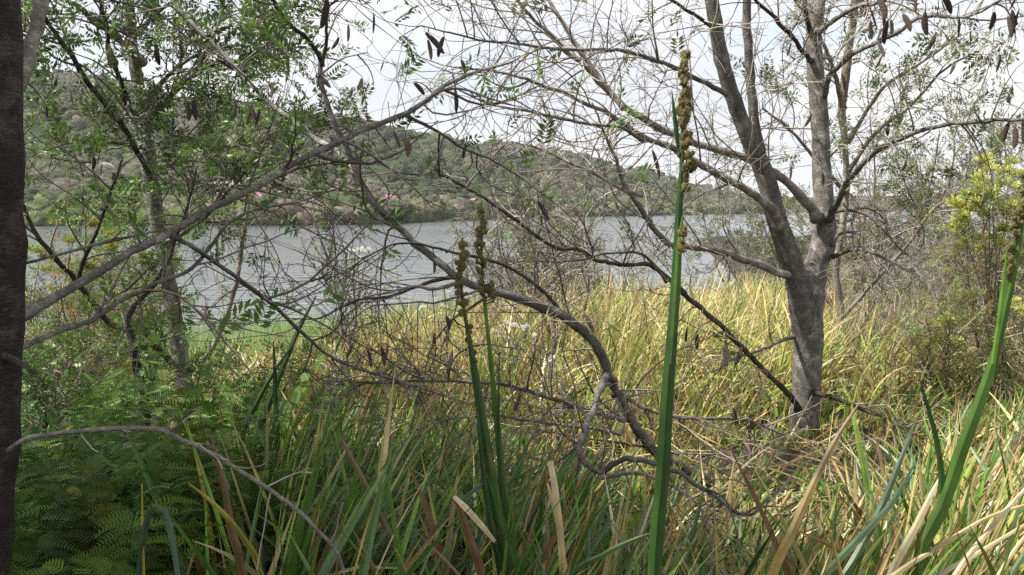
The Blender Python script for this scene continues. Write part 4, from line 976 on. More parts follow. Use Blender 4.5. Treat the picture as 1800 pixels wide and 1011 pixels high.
def clump(px, d, nleaf, label, lean=0.0, spread=0.5, length=(0.7, 1.1), pal=('green', 'dark', 'green', 'blue'), width=(0.019, 0.036), group='sedge clumps in the foreground'):
    b = G0(px, d)
    t = thing('sedge_clump', label, 'sedge', b, group)
    for i in range(nleaf):
        az = RNG.uniform(0, 6.283)
        ln = min(RNG.uniform(*length), float(top_limit(b[0], b[1], px)) * RNG.uniform(0.85, 1.15)); n = 16
        s = np.linspace(0, 1, n)
        th = abs(RNG.normal()) * spread * 0.6 + 0.04 + abs(RNG.normal()) * 0.55 * s ** 2
        kink = RNG.random() < 0.22
        if kink:
            q = RNG.uniform(0.5, 0.85); th = th + np.where(s > q, RNG.uniform(0.8, 1.9), 0)
        st = ln / (n - 1)
        hx = np.concatenate([[0], np.cumsum(np.sin(th) * st)[:-1]]); hz = np.concatenate([[0], np.cumsum(np.cos(th) * st)[:-1]])
        c = np.stack([b[0] + RNG.normal() * .05 + hx * math.cos(az) + lean * hz * 0.9, b[1] + RNG.normal() * .05 + hx * math.sin(az), b[2] + hz], 1)
        side = np.array((-math.sin(az), math.cos(az), 0.0)); w0 = RNG.uniform(*width)
        ac = np.tile(side, (n, 1)) + RNG.normal(size=3) * 0.6
        k = pal[RNG.integers(0, len(pal))]
        a = np.array(COLS[k]); e = np.array(COLS['straw' if (RNG.random() < 0.3 and k != 'dark') else k])
        u = (s ** 3)[:, None]
        cols = (a * (1 - u) + e * u) * RNG.uniform(0.8, 1.2)
        wv = w0 * np.clip(np.minimum(0.6 + s * 2, 1) * (1 - s ** 3.5), 0.04, 1)
        V, Q, C = ribbon(c, wv, ac, cols)
        mb = MB(); mb.add(V, Q, C=C); mb.build('leaf', M_SEDGE, t, smooth=False)
    return t
CL = [
 (640, 3.0, 14, 'green sedge clump below the arching branch tip', 0.25, ('green', 'dark', 'blue', 'green')),
 (560, 3.6, 12, 'dark sedge clump at the right end of the ferns', 0.15, ('dark', 'green', 'dark')),
 (500, 4.4, 12, 'tall dark sedge clump among the ferns', 0.2, ('dark', 'green', 'dark')),
 (430, 3.2, 9, 'sedge clump with a rusty leaf standing in front of the ferns', 0.05, ('green', 'dark', 'rust', 'yellow')),
 (760, 2.8, 14, 'blue-green sedge clump just left of the stalk pair', 0.3, ('green', 'blue', 'green', 'dark')),
 (720, 4.0, 13, 'sedge clump behind and left of the stalk pair', 0.3, ('green', 'dark', 'blue')),
 (960, 2.9, 13, 'mixed green and straw sedge clump right of the stalk pair', 0.1, ('green', 'straw', 'dark', 'blue', 'straw')),
 (1040, 3.8, 13, 'sedge clump under the twisted pale branch', 0.1, ('green', 'dark', 'straw', 'blue')),
 (1110, 2.7, 12, 'dark green sedge clump at the foot of the tall central stalk', 0.15, ('green', 'dark', 'green', 'brown')),
 (1240, 3.0, 14, 'green and brown sedge clump right of the tall central stalk', 0.2, ('green', 'straw', 'brown', 'bright', 'green')),
 (1260, 4.2, 13, 'sedge clump in front of the leaning tree foot', 0.2, ('green', 'dark', 'straw', 'orange')),
 (1370, 3.2, 14, 'sedge clump below the forked trunk with an orange leaf', 0.35, ('green', 'dark', 'orange', 'straw')),
 (1390, 4.9, 13, 'sedge clump around the foot of the forked trunk', 0.25, ('green', 'bright', 'straw', 'brown')),
 (1480, 2.9, 14, 'sedge clump with long blue-green leaves right of the orange leaf', 0.55, ('green', 'blue', 'straw', 'bright')),
 (1510, 4.0, 13, 'sedge clump with a lime leaf beyond the blue-green one', 0.4, ('green', 'straw', 'lime', 'green')),
 (1600, 3.4, 14, 'straw and green sedge clump at the foot of the right-hand stalk', 0.5, ('green', 'straw', 'straw', 'bright')),
 (1690, 2.9, 13, 'mostly dry sedge clump in the bottom right corner', 0.7, ('straw', 'pale', 'straw', 'green', 'brown')),
 (1700, 4.2, 13, 'green and straw sedge clump behind the dry corner clump', 0.5, ('green', 'straw', 'straw', 'bright')),
 (1790, 3.6, 12, 'dry sedge clump cut by the right edge', 0.45, ('straw', 'brown', 'straw', 'green')),
 (190, 3.6, 9, 'dark sedge blades left of the folded blue-green leaf', 0.1, ('dark', 'green', 'dark', 'brown')),
 (345, 4.2, 9, 'dark sedge blades between the grey trunk foot and the rusty leaf', 0.15, ('dark', 'green', 'dark', 'brown')),
 (860, 3.6, 12, 'sedge clump behind the foot of the stalk pair', 0.15, ('green', 'dark', 'blue', 'straw')),
]
for px, d, nl, lab, lean, pal in CL:
    clump(px, d, nl, lab, lean, 0.55, (0.65, 1.1) if d < 3.5 else (0.5, 0.85), pal)

# single leaves that stand out
def lone(label, cat, px, d):
    return thing('sedge_clump', label, cat, G0(px, d), 'sedge clumps in the foreground')
t = lone('pair of broken straw leaves standing upright in the bottom centre', 'sedge', 985, 2.6)
strap(t, [(1002, 1240, 16), (992, 1050, 17), (984, 930, 17), (974, 850, 16), (967, 811, 14)], 2.6, 2.6, 'orange', 'pale', tilt=0.1)
strap(t, [(1012, 1240, 10), (1000, 1050, 12), (985, 950, 9), (970, 880, 10), (962, 850, 5)], 2.6, 2.55, 'straw', 'straw', tilt=0.3)
t = lone('snapped brown leaf with a pale folded tip left of the stalk pair', 'sedge', 850, 2.55)
strap(t, [(876, 1240, 24), (850, 1030, 24), (826, 950, 21), (806, 890, 15), (797, 871, 10)], 2.5, 2.5, 'brown', 'rust', tilt=0.2)
strap(t, [(797, 872, 9), (815, 889, 14), (842, 918, 14), (870, 952, 9)], 2.5, 2.42, 'pale', 'straw', tilt=0.1)
t = lone('yellow-tipped leaf pair with a rusty centre in front of the ferns', 'sedge', 420, 2.7)
strap(t, [(445, 1240, 22), (425, 1010, 22), (405, 930, 21), (395, 860, 15), (377, 790, 8), (366, 755, 3)], 2.7, 2.75, 'rust', 'rust', tilt=0.2)
strap(t, [(490, 1240, 16), (458, 1010, 16), (430, 950, 14), (398, 908, 12), (360, 872, 8), (331, 850, 3)], 2.7, 2.6, 'green', 'yellow', tilt=0.1)
t = lone('glossy blue-green leaf folded over in front of the ferns', 'sedge', 262, 2.6)
strap(t, [(232, 1240, 18), (246, 1010, 18), (255, 930, 17), (266, 897, 16), (279, 890, 14), (293, 905, 15), (302, 950, 13), (312, 1011, 12), (316, 1070, 6)], 2.62, 2.5, 'dark', 'blue', tilt=-0.2)
strap(t, [(256, 1240, 8), (252, 1010, 7), (250, 930, 6), (249, 850, 4)], 2.6, 2.6, 'yellow', 'yellow')
t = lone('long orange leaf slanting up in front of the forked trunk foot', 'sedge', 1330, 2.5)
strap(t, [(1300, 1200, 24), (1357, 1011, 24), (1392, 935, 22), (1432, 845, 17), (1470, 771, 12), (1512, 706, 3)], 2.5, 2.75, 'orange', 'brown', tilt=0.1)
t = lone('three long blue-green leaves slanting right in the bottom right', 'sedge', 1440, 2.5)
strap(t, [(1350, 1150, 18), (1450, 1011, 18), (1520, 935, 17), (1570, 880, 14), (1610, 810, 4)], 2.5, 2.7, 'green', 'blue', tilt=0.3)
strap(t, [(1390, 1150, 18), (1485, 1011, 19), (1545, 900, 17), (1590, 790, 10), (1610, 740, 3)], 2.5, 2.8, 'green', 'blue', tilt=0.1)
strap(t, [(1500, 1180, 18), (1565, 1011, 20), (1612, 920, 17), (1640, 862, 10), (1655, 835, 3)], 2.45, 2.55, 'green', 'pale', tilt=0.2)
t = lone('long straw leaves sweeping to the right edge in the corner', 'sedge', 1600, 2.4)
strap(t, [(1480, 1110, 12), (1560, 1020, 13), (1660, 955, 12), (1740, 908, 9), (1830, 880, 6)], 2.4, 2.6, 'straw', 'straw', tilt=0.2)
strap(t, [(1610, 1130, 14), (1680, 1010, 14), (1740, 930, 13), (1810, 850, 7)], 2.4, 2.55, 'straw', 'pale', tilt=0.1)
strap(t, [(1560, 1120, 10), (1650, 1015, 11), (1730, 965, 10), (1830, 905, 6)], 2.45, 2.6, 'pale', 'straw', tilt=0.3)
strap(t, [(1700, 1100, 10), (1755, 1011, 10), (1800, 945, 8), (1850, 900, 4)], 2.4, 2.5, 'straw', 'straw', tilt=0.1)
t = lone('bright lime leaf rising below the cream flower tuft', 'sedge', 1545, 3.6)
strap(t, [(1555, 1060, 16), (1540, 920, 16), (1524, 850, 16), (1512, 790, 15), (1503, 745, 10), (1497, 710, 3)], 3.6, 3.7, 'bright', 'lime', tilt=0.1)
t = lone('long green leaf arching low across the bottom centre', 'sedge', 960, 2.4)
strap(t, [(960, 1180, 14), (1000, 1020, 15), (1060, 975, 14), (1110, 950, 11), (1148, 936, 3)], 2.4, 2.35, 'green', 'green', tilt=0.3)
t = lone('tall dark leaf blades slanting right of the grey left trunk', 'sedge', 470, 4.6)
strap(t, [(400, 960, 17), (440, 800, 17), (480, 690, 15), (520, 590, 11), (556, 520, 3)], 4.6, 4.7, 'dark', 'green', tilt=0.1)
strap(t, [(380, 960, 14), (420, 780, 14), (455, 700, 13), (490, 640, 8), (520, 600, 3)], 4.6, 4.6, 'dark', 'green', tilt=0.4)
strap(t, [(490, 990, 13), (488, 800, 13), (484, 700, 12), (482, 630, 7), (480, 600, 3)], 4.6, 4.6, 'dark', 'dark', tilt=0.2)
t = lone('green leaf blades slanting left above the bottom centre tangle', 'sedge', 640, 2.8)
strap(t, [(740, 1220, 18), (705, 1000, 18), (660, 890, 15), (620, 810, 12), (596, 765, 4)], 2.8, 3.0, 'green', 'brown', tilt=0.2)
strap(t, [(715, 1220, 13), (704, 1005, 14), (694, 930, 12), (684, 860, 7), (680, 835, 3)], 2.6, 2.6, 'bright', 'bright', tilt=0.2)
strap(t, [(610, 1240, 13), (720, 1005, 13), (790, 900, 12), (850, 850, 9), (900, 815, 4)], 2.7, 2.9, 'green', 'blue', tilt=0.2)

# ------------------------------------------------------------------ ferns
def frond_mesh(seed, L=0.62, npin=9, tint=(1, 1, 1)):
    """twice-divided frond: comb-like pinnae on an arching midrib"""
    rg = np.random.default_rng(seed); mb = MB()
    n = 14; s = np.linspace(0, 1, n)
    th = 0.15 + (0.8 + rg.uniform(-.25, .25)) * s ** 1.4
    st = L / (n - 1)
    c = np.stack([np.concatenate([[0], np.cumsum(np.sin(th) * st)[:-1]]), np.zeros(n), np.concatenate([[0], np.cumsum(np.cos(th) * st)[:-1]])], 1)
    V, Q = tubes(c[None], (0.0022 * (1 - 0.7 * s))[None], 3)
    mb.add(V, Q, C=np.array((0.12, 0.13, 0.04)))
    tan = tangents(c)
    for i in range(npin + 1):
        t = 0.25 + 0.75 * i / npin
        q = t * (n - 1.001); q0 = int(q); f = q - q0
        p = c[q0] * (1 - f) + c[q0 + 1] * f; tn = tan[q0]
        for sg in ((-1, 1) if i < npin else (0,)):
            pl = L * 0.34 * (1 - t * 0.55) * rg.uniform(0.8, 1.15)
            pd = unit(np.array((0, sg, 0)) * 0.95 + tn * (0.45 if sg else 1.0) + rg.normal(size=3) * 0.18)
            m = max(6, int(pl / 0.0105)); u = (np.arange(m) + 0.5) / m
            pc = p + pd * (pl * u)[:, None] + np.array((0, 0, -0.35 * pl)) * (u ** 2)[:, None] + unit(np.cross(pd, tn) + 1e-6) * (0.06 * pl * np.sin(u * 3))[:, None]
            V, Q = tubes(pc[None], np.full((1, m), 0.0009), 3); mb.add(V, Q, C=np.array((0.10, 0.12, 0.03)))
            sd_ = unit(np.cross(pd, rg.normal(size=3) * 0.5 + np.array((0, 0, 1.0))))
            lv = 0.027 * (1 - u ** 2 * 0.75) + 0.002
            colr = np.array((0.052, 0.105, 0.018)) * rg.uniform(0.65, 1.35) + np.array((0.03, 0.045, 0.0)) * (rg.random() ** 2)
            colr = colr * np.array(tint)
            for s2 in (-1, 1):
                ld = unit(sd_ * s2 + pd * 0.35 + np.array((0, 0, 0.25)))
                wv = pd * 0.0031
                k1 = pc + ld * lv[:, None] * 0.55; k2 = pc + ld * lv[:, None] + pd * 0.003 - np.array((0, 0, 0.004))
                mb.add(np.stack([pc - wv, pc + wv, k1 + wv * 1.1, k1 - wv * 1.1], 1), Q=np.arange(m * 4), C=colr)
                mb.add(np.stack([k1 - wv * 1.1, k1 + wv * 1.1, k2], 1), T=np.arange(m * 3), C=colr)
    return mb.mesh('frond', smooth=False)
FR = [frond_mesh(100 + i, 0.40 + 0.035 * i, 6 + i // 2, tn_) for i, tn_ in enumerate([(1, 1, 1), (1.5, 1.35, 1.1), (0.75, 0.85, 1.1), (1.1, 1.1, 0.9), (1.9, 1.6, 1.2), (0.8, 0.9, 0.9), (2.1, 1.2, 1.3), (1.2, 1.2, 1.0)])]
for me in FR: me.materials.append(M_FERN)
ferns = [
 (90, 3.35, 'fern in the lower left corner beside the dark near trunk'), (170, 3.7, 'fern behind the corner fern under the arching branch'),
 (280, 3.3, 'fern behind the folded blue-green leaf'), (330, 3.7, 'dark fern in the middle of the fern thicket'),
 (420, 3.5, 'fern behind the yellow-tipped leaf pair'), (500, 3.4, 'fern below the tip of the arching branch'),
 (110, 4.2, 'fern left of the middle of the thicket near the dark trunk'), (230, 4.4, 'fern above the crest of the arching branch'),
 (320, 4.9, 'pale-tipped fern at the foot of the grey left trunk'), (410, 4.6, 'fern right of the grey left trunk foot'),
 (520, 4.4, 'fern at the right end of the thicket among sedge leaves'), (170, 5.4, 'fern at the back of the thicket left of the grey trunk'),
 (590, 3.5, 'sparse fern under the green sedge right of the arching branch'), (60, 5.2, 'fern at the back of the thicket by the dark trunk'),
 (450, 5.5, 'light fern at the back of the thicket before the reeds'), (215, 3.25, 'low fern at the bottom edge behind the folded leaf'), (130, 3.5, 'low fern at the bottom edge right of the dark near trunk'), (370, 3.15, 'low fern at the bottom edge under the yellow-tipped leaves'), (260, 3.9, 'fern under the middle of the arching branch'), (60, 3.9, 'fern by the dark trunk under the start of the arching branch'), (470, 3.9, 'fern under the falling part of the arching branch'), (380, 4.1, 'fern right of the thicket middle before the trunk foot'), (20, 3.6, 'fern half hidden by the dark near trunk'),
]
for px, d, lab in ferns:
    b = G0(px, d); t = thing('fern', lab, 'fern', b, 'ferns in the left-hand thicket')
    for i in range(19):
        o = bpy.data.objects.new('frond', FR[random.choice((0, 0, 1, 1, 2, 2, 3, 3, 4, 5, 5, 6, 7, 7))]); COL.objects.link(o); o.parent = t
        a = random.uniform(0, 6.283); rr = random.uniform(0, 0.32)
        o.location = (math.cos(a) * rr, math.sin(a) * rr, random.uniform(0.0, 0.32))
        o.rotation_euler = (random.gauss(0, .15), random.gauss(0, .25), a + random.gauss(0, .5))
        s_ = random.uniform(0.75, 1.15); o.scale = (s_, s_, s_)

# ------------------------------------------------------------------ tall seed stalks
def capsule_mesh(seed):
    rg = np.random.default_rng(seed); mb = MB()
    V = ICO1[0] * (1 + 0.10 * np.cos(3 * np.arctan2(ICO1[0][:, 1], ICO1[0][:, 0])))[:, None] * np.array((1, 1, 1.05))
    base = np.array((0.125, 0.112, 0.04))
    mb.add(V, T=ICO1[1], C=base * (0.75 + 0.5 * rg.random((len(V), 1))))
    for i in range(70):
        d = unit(rg.normal(size=3)); u = unit(np.cross(d, rg.normal(size=3))) * 0.07
        a = d * 0.9; e = d * rg.uniform(1.3, 2.1) + rg.normal(size=3) * 0.12
        mb.add(np.array([a - u, a + u, e]), T=[(0, 1, 2)], C=np.array((0.27, 0.22, 0.10)) * rg.uniform(0.6, 1.5))
    return mb.mesh('seed_capsule')
CAP = [capsule_mesh(i) for i in range(4)]
for me in CAP: me.materials.append(M_FRUIT)
def stalk(label, px, d, stem, leaves, rows, size):
    """stem: (x, y, width) from ground to tip; rows: spans (y0, y1, n, amp) of capsules along the stem"""
    t = thing('seed_stalk', label, 'plant', G0(px, d), 'tall seed stalks in the foreground')
    c, r = limb_curve(stem, d, d)
    V, Q = tubes(c[None], r[None], 8); mb = MB(); mb.add(V, Q, C=np.array((0.075, 0.12, 0.025)))
    mb.build('stem', M_SEDGE, t)
    for pts, c0, c1, off in leaves:
        strap(t, pts, d - off, d - off, c0, c1, tilt=0.12, n=26)
    cf = crom(c, 400); c = cf
    rowy = np.array([HOR - (p[2] - EYE) / p[1] * F for p in c])
    for y0, y1, n, amp, sh in rows:
        n = int(n * 1.45)
        for i in range(n):
            nc = max(1, int((y1 - y0) / 15))
            yy = min(max(y0 + (y1 - y0) * (random.randrange(nc) + 0.5) / nc + random.gauss(0, 3.6), y0), y1)
            k = int(np.argmin(np.abs(rowy - yy))); p = c[k]
            a = random.uniform(0, 6.283); amp_ = amp * random.uniform(0.35, 1.15)
            off = np.array((math.cos(a), math.sin(a), 0)) * amp_ * d / F + np.array((sh * d / F, -0.032 * random.random(), 0))
            o = bpy.data.objects.new('seed_capsule', CAP[random.randrange(4)]); COL.objects.link(o); o.parent = t
            s_ = size * random.uniform(0.45, 0.95) * 0.5 * d / F
            o.location = Vector(p + off) - t.location + Vector((0, 0, random.uniform(-.004, .004)))
            o.scale = (s_ * 0.8, s_ * 0.8, s_ * 1.15); o.rotation_euler = (random.gauss(0, .5), random.gauss(0, .5), random.uniform(0, 6))
            # short stalklet carrying it
            q = np.linspace(0, 1, 4)[:, None]
            cc = p * (1 - q) + (p + off) * q - np.array((0, 0, 0.012)) * (1 - q)
            V, Q = tubes(cc[None], np.full((1, 4), 0.0018), 4); mb = MB(); mb.add(V, Q, C=np.array((0.12, 0.12, 0.03)))
            mb.build('stalklet', M_SEDGE, t)
    return t
g1 = at_ground(1140, 2.3)[1]
stalk('tallest seed stalk in front of the lake, topped with brown bristly capsules', 1140, 2.3,
      [(1140, g1, 16), (1152, 1011, 14), (1164, 850, 13), (1174, 700, 12), (1184, 560, 11), (1192, 430, 10), (1197, 320, 9), (1200, 220, 7), (1202, 140, 5), (1202, 92, 3)],
      [([(1132, g1, 36), (1150, 1011, 35), (1163, 850, 34), (1172, 700, 31), (1180, 600, 27), (1187, 500, 23), (1192, 400, 18), (1196, 320, 13), (1203, 250, 4)], 'green', 'green', 0.012),
       ([(1180, 640, 12), (1186, 560, 17), (1190, 500, 17), (1194, 430, 13), (1200, 380, 4)], 'green', 'bright', 0.022),
       ([(1192, 262, 8), (1188, 225, 11), (1184, 190, 7), (1181, 160, 2)], 'dark', 'green', 0.02)],
      [(95, 130, 7, 4, 0), (130, 225, 24, 11, 0), (225, 265, 9, 11, 4), (265, 305, 8, 12, 8), (305, 335, 4, 6, 8), (398, 445, 9, 5, 4)], 17)
g2 = at_ground(915, 2.7)[1]
stalk('left and shorter of the paired seed stalks in the middle', 918, 2.7,
      [(920, g2, 14), (892, 1011, 13), (872, 900, 12), (852, 760, 11), (834, 650, 9), (820, 570, 8), (811, 510, 7), (806, 470, 6), (815, 440, 5), (812, 418, 3)],
      [([(922, g2, 34), (893, 1011, 32), (872, 900, 30), (851, 760, 24), (834, 655, 18), (824, 590, 10), (818, 560, 3)], 'green', 'green', 0.012),
       ([(880, 1011, 16), (856, 880, 14), (842, 760, 8), (838, 700, 2)], 'dark', 'green', 0.02)],
      [(418, 440, 5, 3, 0), (440, 490, 13, 8, 2), (490, 560, 14, 8, 0), (575, 640, 5, 6, 3)], 13)
g3 = at_ground(935, 2.8)[1]
stalk('right and taller of the paired seed stalks in the middle', 930, 2.8,
      [(930, g3, 11), (900, 960, 10), (884, 850, 9), (873, 740, 8), (864, 650, 8), (856, 570, 7), (849, 500, 6), (846, 430, 5), (847, 390, 4), (846, 356, 3)],
      [([(932, g3, 22), (902, 960, 20), (884, 850, 18), (873, 740, 15), (864, 650, 12), (857, 580, 9), (852, 540, 3)], 'green', 'bright', 0.012),
       ([(925, g3, 16), (893, 960, 14), (880, 850, 12), (876, 740, 8), (878, 620, 2)], 'dark', 'green', 0.02)],
      [(358, 385, 6, 3, 0), (385, 440, 13, 7, 0), (440, 520, 14, 7, -2), (485, 530, 8, 4, 16)], 12)
g4 = at_ground(1575, 2.5)[1]
stalk('right-hand seed stalk with a broad sunlit leaf near the right edge', 1572, 2.5,
      [(1575, g4, 14), (1615, 1011, 13), (1655, 900, 12), (1690, 800, 12), (1720, 720, 11), (1745, 640, 10), (1762, 560, 9), (1776, 480, 8), (1788, 400, 7), (1797, 340, 5), (1801, 300, 3)],
      [([(1560, g4, 34), (1612, 1011, 36), (1652, 900, 34), (1690, 790, 31), (1720, 710, 27), (1744, 640, 22), (1760, 580, 17), (1778, 500, 14), (1794, 420, 9), (1804, 370, 3)], 'green', 'bright', 0.012),
       ([(1745, 640, 10), (1757, 560, 12), (1764, 500, 11), (1770, 440, 3)], 'bright', 'bright', 0.02),
       ([(1645, 930, 18), (1655, 850, 16), (1647, 780, 13), (1632, 720, 9), (1618, 670, 3)], 'green', 'dark', 0.0)],
      [(305, 360, 13, 8, 0), (360, 420, 14, 10, -4), (430, 480, 9, 6, -10)], 15)

# ------------------------------------------------------------------ pods of the trees
def pod_mesh(seed, pal):
    rg = np.random.default_rng(seed); mb = MB()
    n, k = 13, 8; s = np.linspace(0, 1, n)
    w_ = 0.14 * np.clip(np.sin(np.pi * np.clip(s * 0.96 + 0.03, 0, 1)) ** 0.45, 0.05, 1)
    bump = 1 + 0.10 * np.sin(s * 2 * np.pi * 5.5)
    bendx = 0.05 * np.sin(np.pi * s) * rg.choice([-1, 1])
    a = np.arange(k) * 2 * math.pi / k
    V = np.stack([np.cos(a)[None, :] * w_[:, None] + bendx[:, None], np.sin(a)[None, :] * (w_ * 0.30 * bump ** 3)[:, None], -np.repeat(s[:, None], k, 1)], -1)
    b = (np.arange(n - 1) * k)[:, None]; j = np.arange(k)[None, :]; j2 = (j + 1) % k
    Q = np.stack([b + j, b + j2, b + k + j2, b + k + j], -1).reshape(-1, 4)
    stripe = np.where(np.sin(s * 2 * np.pi * 5.5) > 0.2, 1.0, 0.62)
    C = np.repeat((np.array(pal)[None] * stripe[:, None])[:, None, :], k, 1).reshape(-1, 3)
    mb.add(V, Q, C=C)
    cc = np.array([(0, 0, 0.12), (0.01, 0, 0.06), (0, 0, -0.03)]); V, Q = tubes(crom(cc, 4)[None], np.full((1, 4), 0.014), 4); mb.add(V, Q, C=np.array(pal) * .8)
    return mb.mesh('seed_pod')
PODS = [pod_mesh(1, (0.060, 0.042, 0.040)), pod_mesh(2, (0.075, 0.052, 0.045)), pod_mesh(3, (0.10, 0.075, 0.065)), pod_mesh(4, (0.23, 0.19, 0.15)), pod_mesh(5, (0.17, 0.13, 0.10))]
for me in PODS: me.materials.append(M_POD)
podlist = [(575, 30, 60, 0), (657, 45, 40, 1), (748, 85, 50, 2), (752, 92, 40, 2), (780, 86, 38, 0), (800, 180, 42, 1), (795, 143, 26, 1), (712, 262, 40, 4), (692, 248, 34, 3), (770, 298, 32, 0), (674, 122, 24, 0),
 (326, 200, 42, 2), (341, 198, 38, 0), (413, 195, 38, 0), (444, 205, 42, 3), (455, 212, 36, 2), (436, 202, 34, 1), (187, 104, 50, 2), (138, 75, 26, 0), (360, 108, 34, 0), (558, 155, 38, 3), (100, 118, 22, 0), (275, 100, 40, 0), (165, 290, 26, 1), (178, 300, 24, 1), (612, 62, 34, 2), (596, 80, 26, 2),
 (1506, 14, 50, 1), (1528, 36, 46, 1), (1531, 62, 46, 0), (1543, 18, 44, 2), (1560, 60, 42, 0), (1555, 44, 28, 0), (1587, 47, 40, 1), (1626, 47, 46, 0), (1608, 12, 30, 1), (1543, 94, 34, 2), (1748, 40, 34, 1), (1772, 50, 38, 2), (1790, 44, 44, 0), (1794, 6, 44, 0), (1774, 238, 44, 0), (1784, 248, 46, 0), (1798, 236, 40, 1), (1770, 12, 30, 2), (1655, 10, 40, 1),
 (763, 472, 32, 3), (1027, 574, 44, 3), (1051, 576, 42, 2), (834, 523, 20, 1), (670, 632, 42, 1), (682, 625, 40, 2), (647, 634, 36, 2), (765, 602, 32, 0), (785, 572, 30, 2), (795, 640, 40, 1), (1208, 595, 34, 0), (1227, 605, 32, 0), (1274, 628, 42, 2), (1304, 630, 38, 2), (363, 553, 38, 3), (861, 724, 32, 4), (914, 714, 38, 4), (796, 846, 38, 3), (812, 850, 34, 3), (738, 707, 36, 4), (1315, 801, 38, 4), (946, 380, 46, 1), (819, 269, 24, 4), (1147, 293, 52, 2), (1552, 760, 30, 2), (1565, 820, 46, 1), (620, 620, 30, 2), (1290, 735, 30, 1)]
for i_ in range(34):
    xx, yy = random.choice([(random.uniform(60, 560), random.uniform(40, 300)), (random.uniform(560, 900), random.uniform(20, 200)), (random.uniform(1480, 1795), random.uniform(5, 130)), (random.uniform(1330, 1700), random.uniform(60, 330))])
    podlist.append((xx, yy, random.uniform(20, 34), random.choice((0, 1, 2, 2, 3, 4))))
# photo positions of every limb sample
LX, LI = [], []
for i, (tr, ob, c, r) in enumerate(REG):
    if len(c) == 0: continue
    dep = c[:, 1]
    # inverse of P
    v = (c[:, 2] - EYE)
    fw = dep * CP - v * SP; upc = dep * SP + v * CP
    X = 900 + c[:, 0] / fw * F; Y = 505.5 - upc / fw * F
    for q in range(len(c)):
        LX.append((X[q], Y[q])); LI.append((i, q))
LX = np.array(LX)
TWIGS = {}
for (x_, y_, ln, kind) in podlist:
    top = np.array((x_, y_ - ln * 0.55))
    dd = np.hypot(LX[:, 0] - top[0], (LX[:, 1] - top[1]) + 18)
    j = int(np.argmin(dd)); i, q = LI[j]
    tr, ob, c, r = REG[i]
    d = c[q][1]
    if d > 6.2: d -= 0.5
    p = P(top[0], top[1], d); size = ln * d / F
    o = bpy.data.objects.new('seed_pod', PODS[(kind + (random.random() < 0.3)) % 5]); COL.objects.link(o); o.parent = tr
    o.location = Vector(p) - tr.location
    w_ = random.uniform(0.75, 1.15); size *= random.uniform(0.85, 1.0)
    o.scale = (size * w_, size * w_, size)
    o.rotation_euler = (random.gauss(0, .25), random.gauss(0, .28), random.uniform(-1.2, 1.2))
    hook = p + np.array((0, 0, size * 0.11))
    mid = (c[q] + hook) / 2 + np.array((0, 0, 0.25)) * np.linalg.norm(c[q] - hook) * 0.5
    cc = crom([c[q], mid, hook], 9)
    V, Q = tubes(cc[None], np.linspace(0.0028, 0.0014, 9)[None], 4)
    TWIGS.setdefault(i, MB()).add(V, Q, C=np.array(TW_DARK[1]))
for i, mb in TWIGS.items():
    mb.build('pod_twigs', M_TWIG, REG[i][1], 'stuff')

# ------------------------------------------------------------------ flowers
def flower_head(parent, pos, r, cols, n=80, base=None):
    """dome of thin petals"""
    mb = MB()
    d = unit(RNG.normal(size=(n, 3))); d[:, 2] = np.abs(d[:, 2]) * 0.9 + 0.05; d = unit(d)
    a = d * r * 0.25; e = d * r * RNG.uniform(0.7, 1.1, (n, 1)); u = unit(np.cross(d, RNG.normal(size=(n, 3)))) * r * 0.06
    V = np.stack([a - u * .5, a + u * .5, e + u, e - u], 1)
    c0, c1 = np.array(cols[0]), np.array(cols[1])
    cc = np.repeat((np.stack([c0, c0, c1, c1])[None] * RNG.uniform(0.75, 1.2, (n, 1, 1))), 1, 0).reshape(-1, 3)
    mb.add(V, Q=np.arange(n * 4), C=cc)
    me = mb.mesh('flower_head', smooth=False)
    o = link('flower_head', me, M_FLOWER, parent)
    o.location = Vector(pos) - wloc(parent)
    return o
def flower_bush(label, px, d, height, spread, heads, cols, leafpal, leaf=1.4):
    t = shrub('flowering_bush', label, 'bush', px, d, height, spread, 6, [(0.27, 0.21, 0.16), (0.22, 0.17, 0.12), (0.34, 0.29, 0.23)], leafpal, leaf, (0.06, 0.10), per_m=9, levels=2, rstem=0.012, twl=(0.2, 0.5), npair=7, lw=0.16, bark=M_BARK_MID)
    for hx_, hy_, wpx in heads:
        wpx = wpx * 1.3
        dd = d + random.uniform(-.25, .25)
        p = P(hx_, hy_, dd)
        r_ = wpx * 0.5 * dd / F
        for q in range(3 if wpx > 30 else 2):
            off = RNG.normal(size=3) * r_ * 0.6
            flower_head(t, p + off, r_ * RNG.uniform(0.6, 0.9), cols[RNG.integers(0, len(cols))])
        b = G0(px, d)
        cc = crom([b + np.array((RNG.normal() * .1, RNG.normal() * .1, height * .4)), (b + p) / 2 + RNG.normal(size=3) * .08 + np.array((0, 0, .2)), p], 10)
        V, Q = tubes(cc[None], np.linspace(0.006, 0.003, 10)[None], 4); mb = MB(); mb.add(V, Q, C=np.array((0.16, 0.11, 0.06)))
        mb.build('flower_stem', M_TWIG, t)
    return t
YEL = [((0.30, 0.34, 0.05), (0.56, 0.58, 0.17)), ((0.34, 0.33, 0.05), (0.60, 0.60, 0.20)), ((0.26, 0.33, 0.05), (0.46, 0.55, 0.15))]
FINE = [(0.16, 0.22, 0.05), (0.20, 0.24, 0.05), (0.25, 0.16, 0.06), (0.12, 0.17, 0.05)]
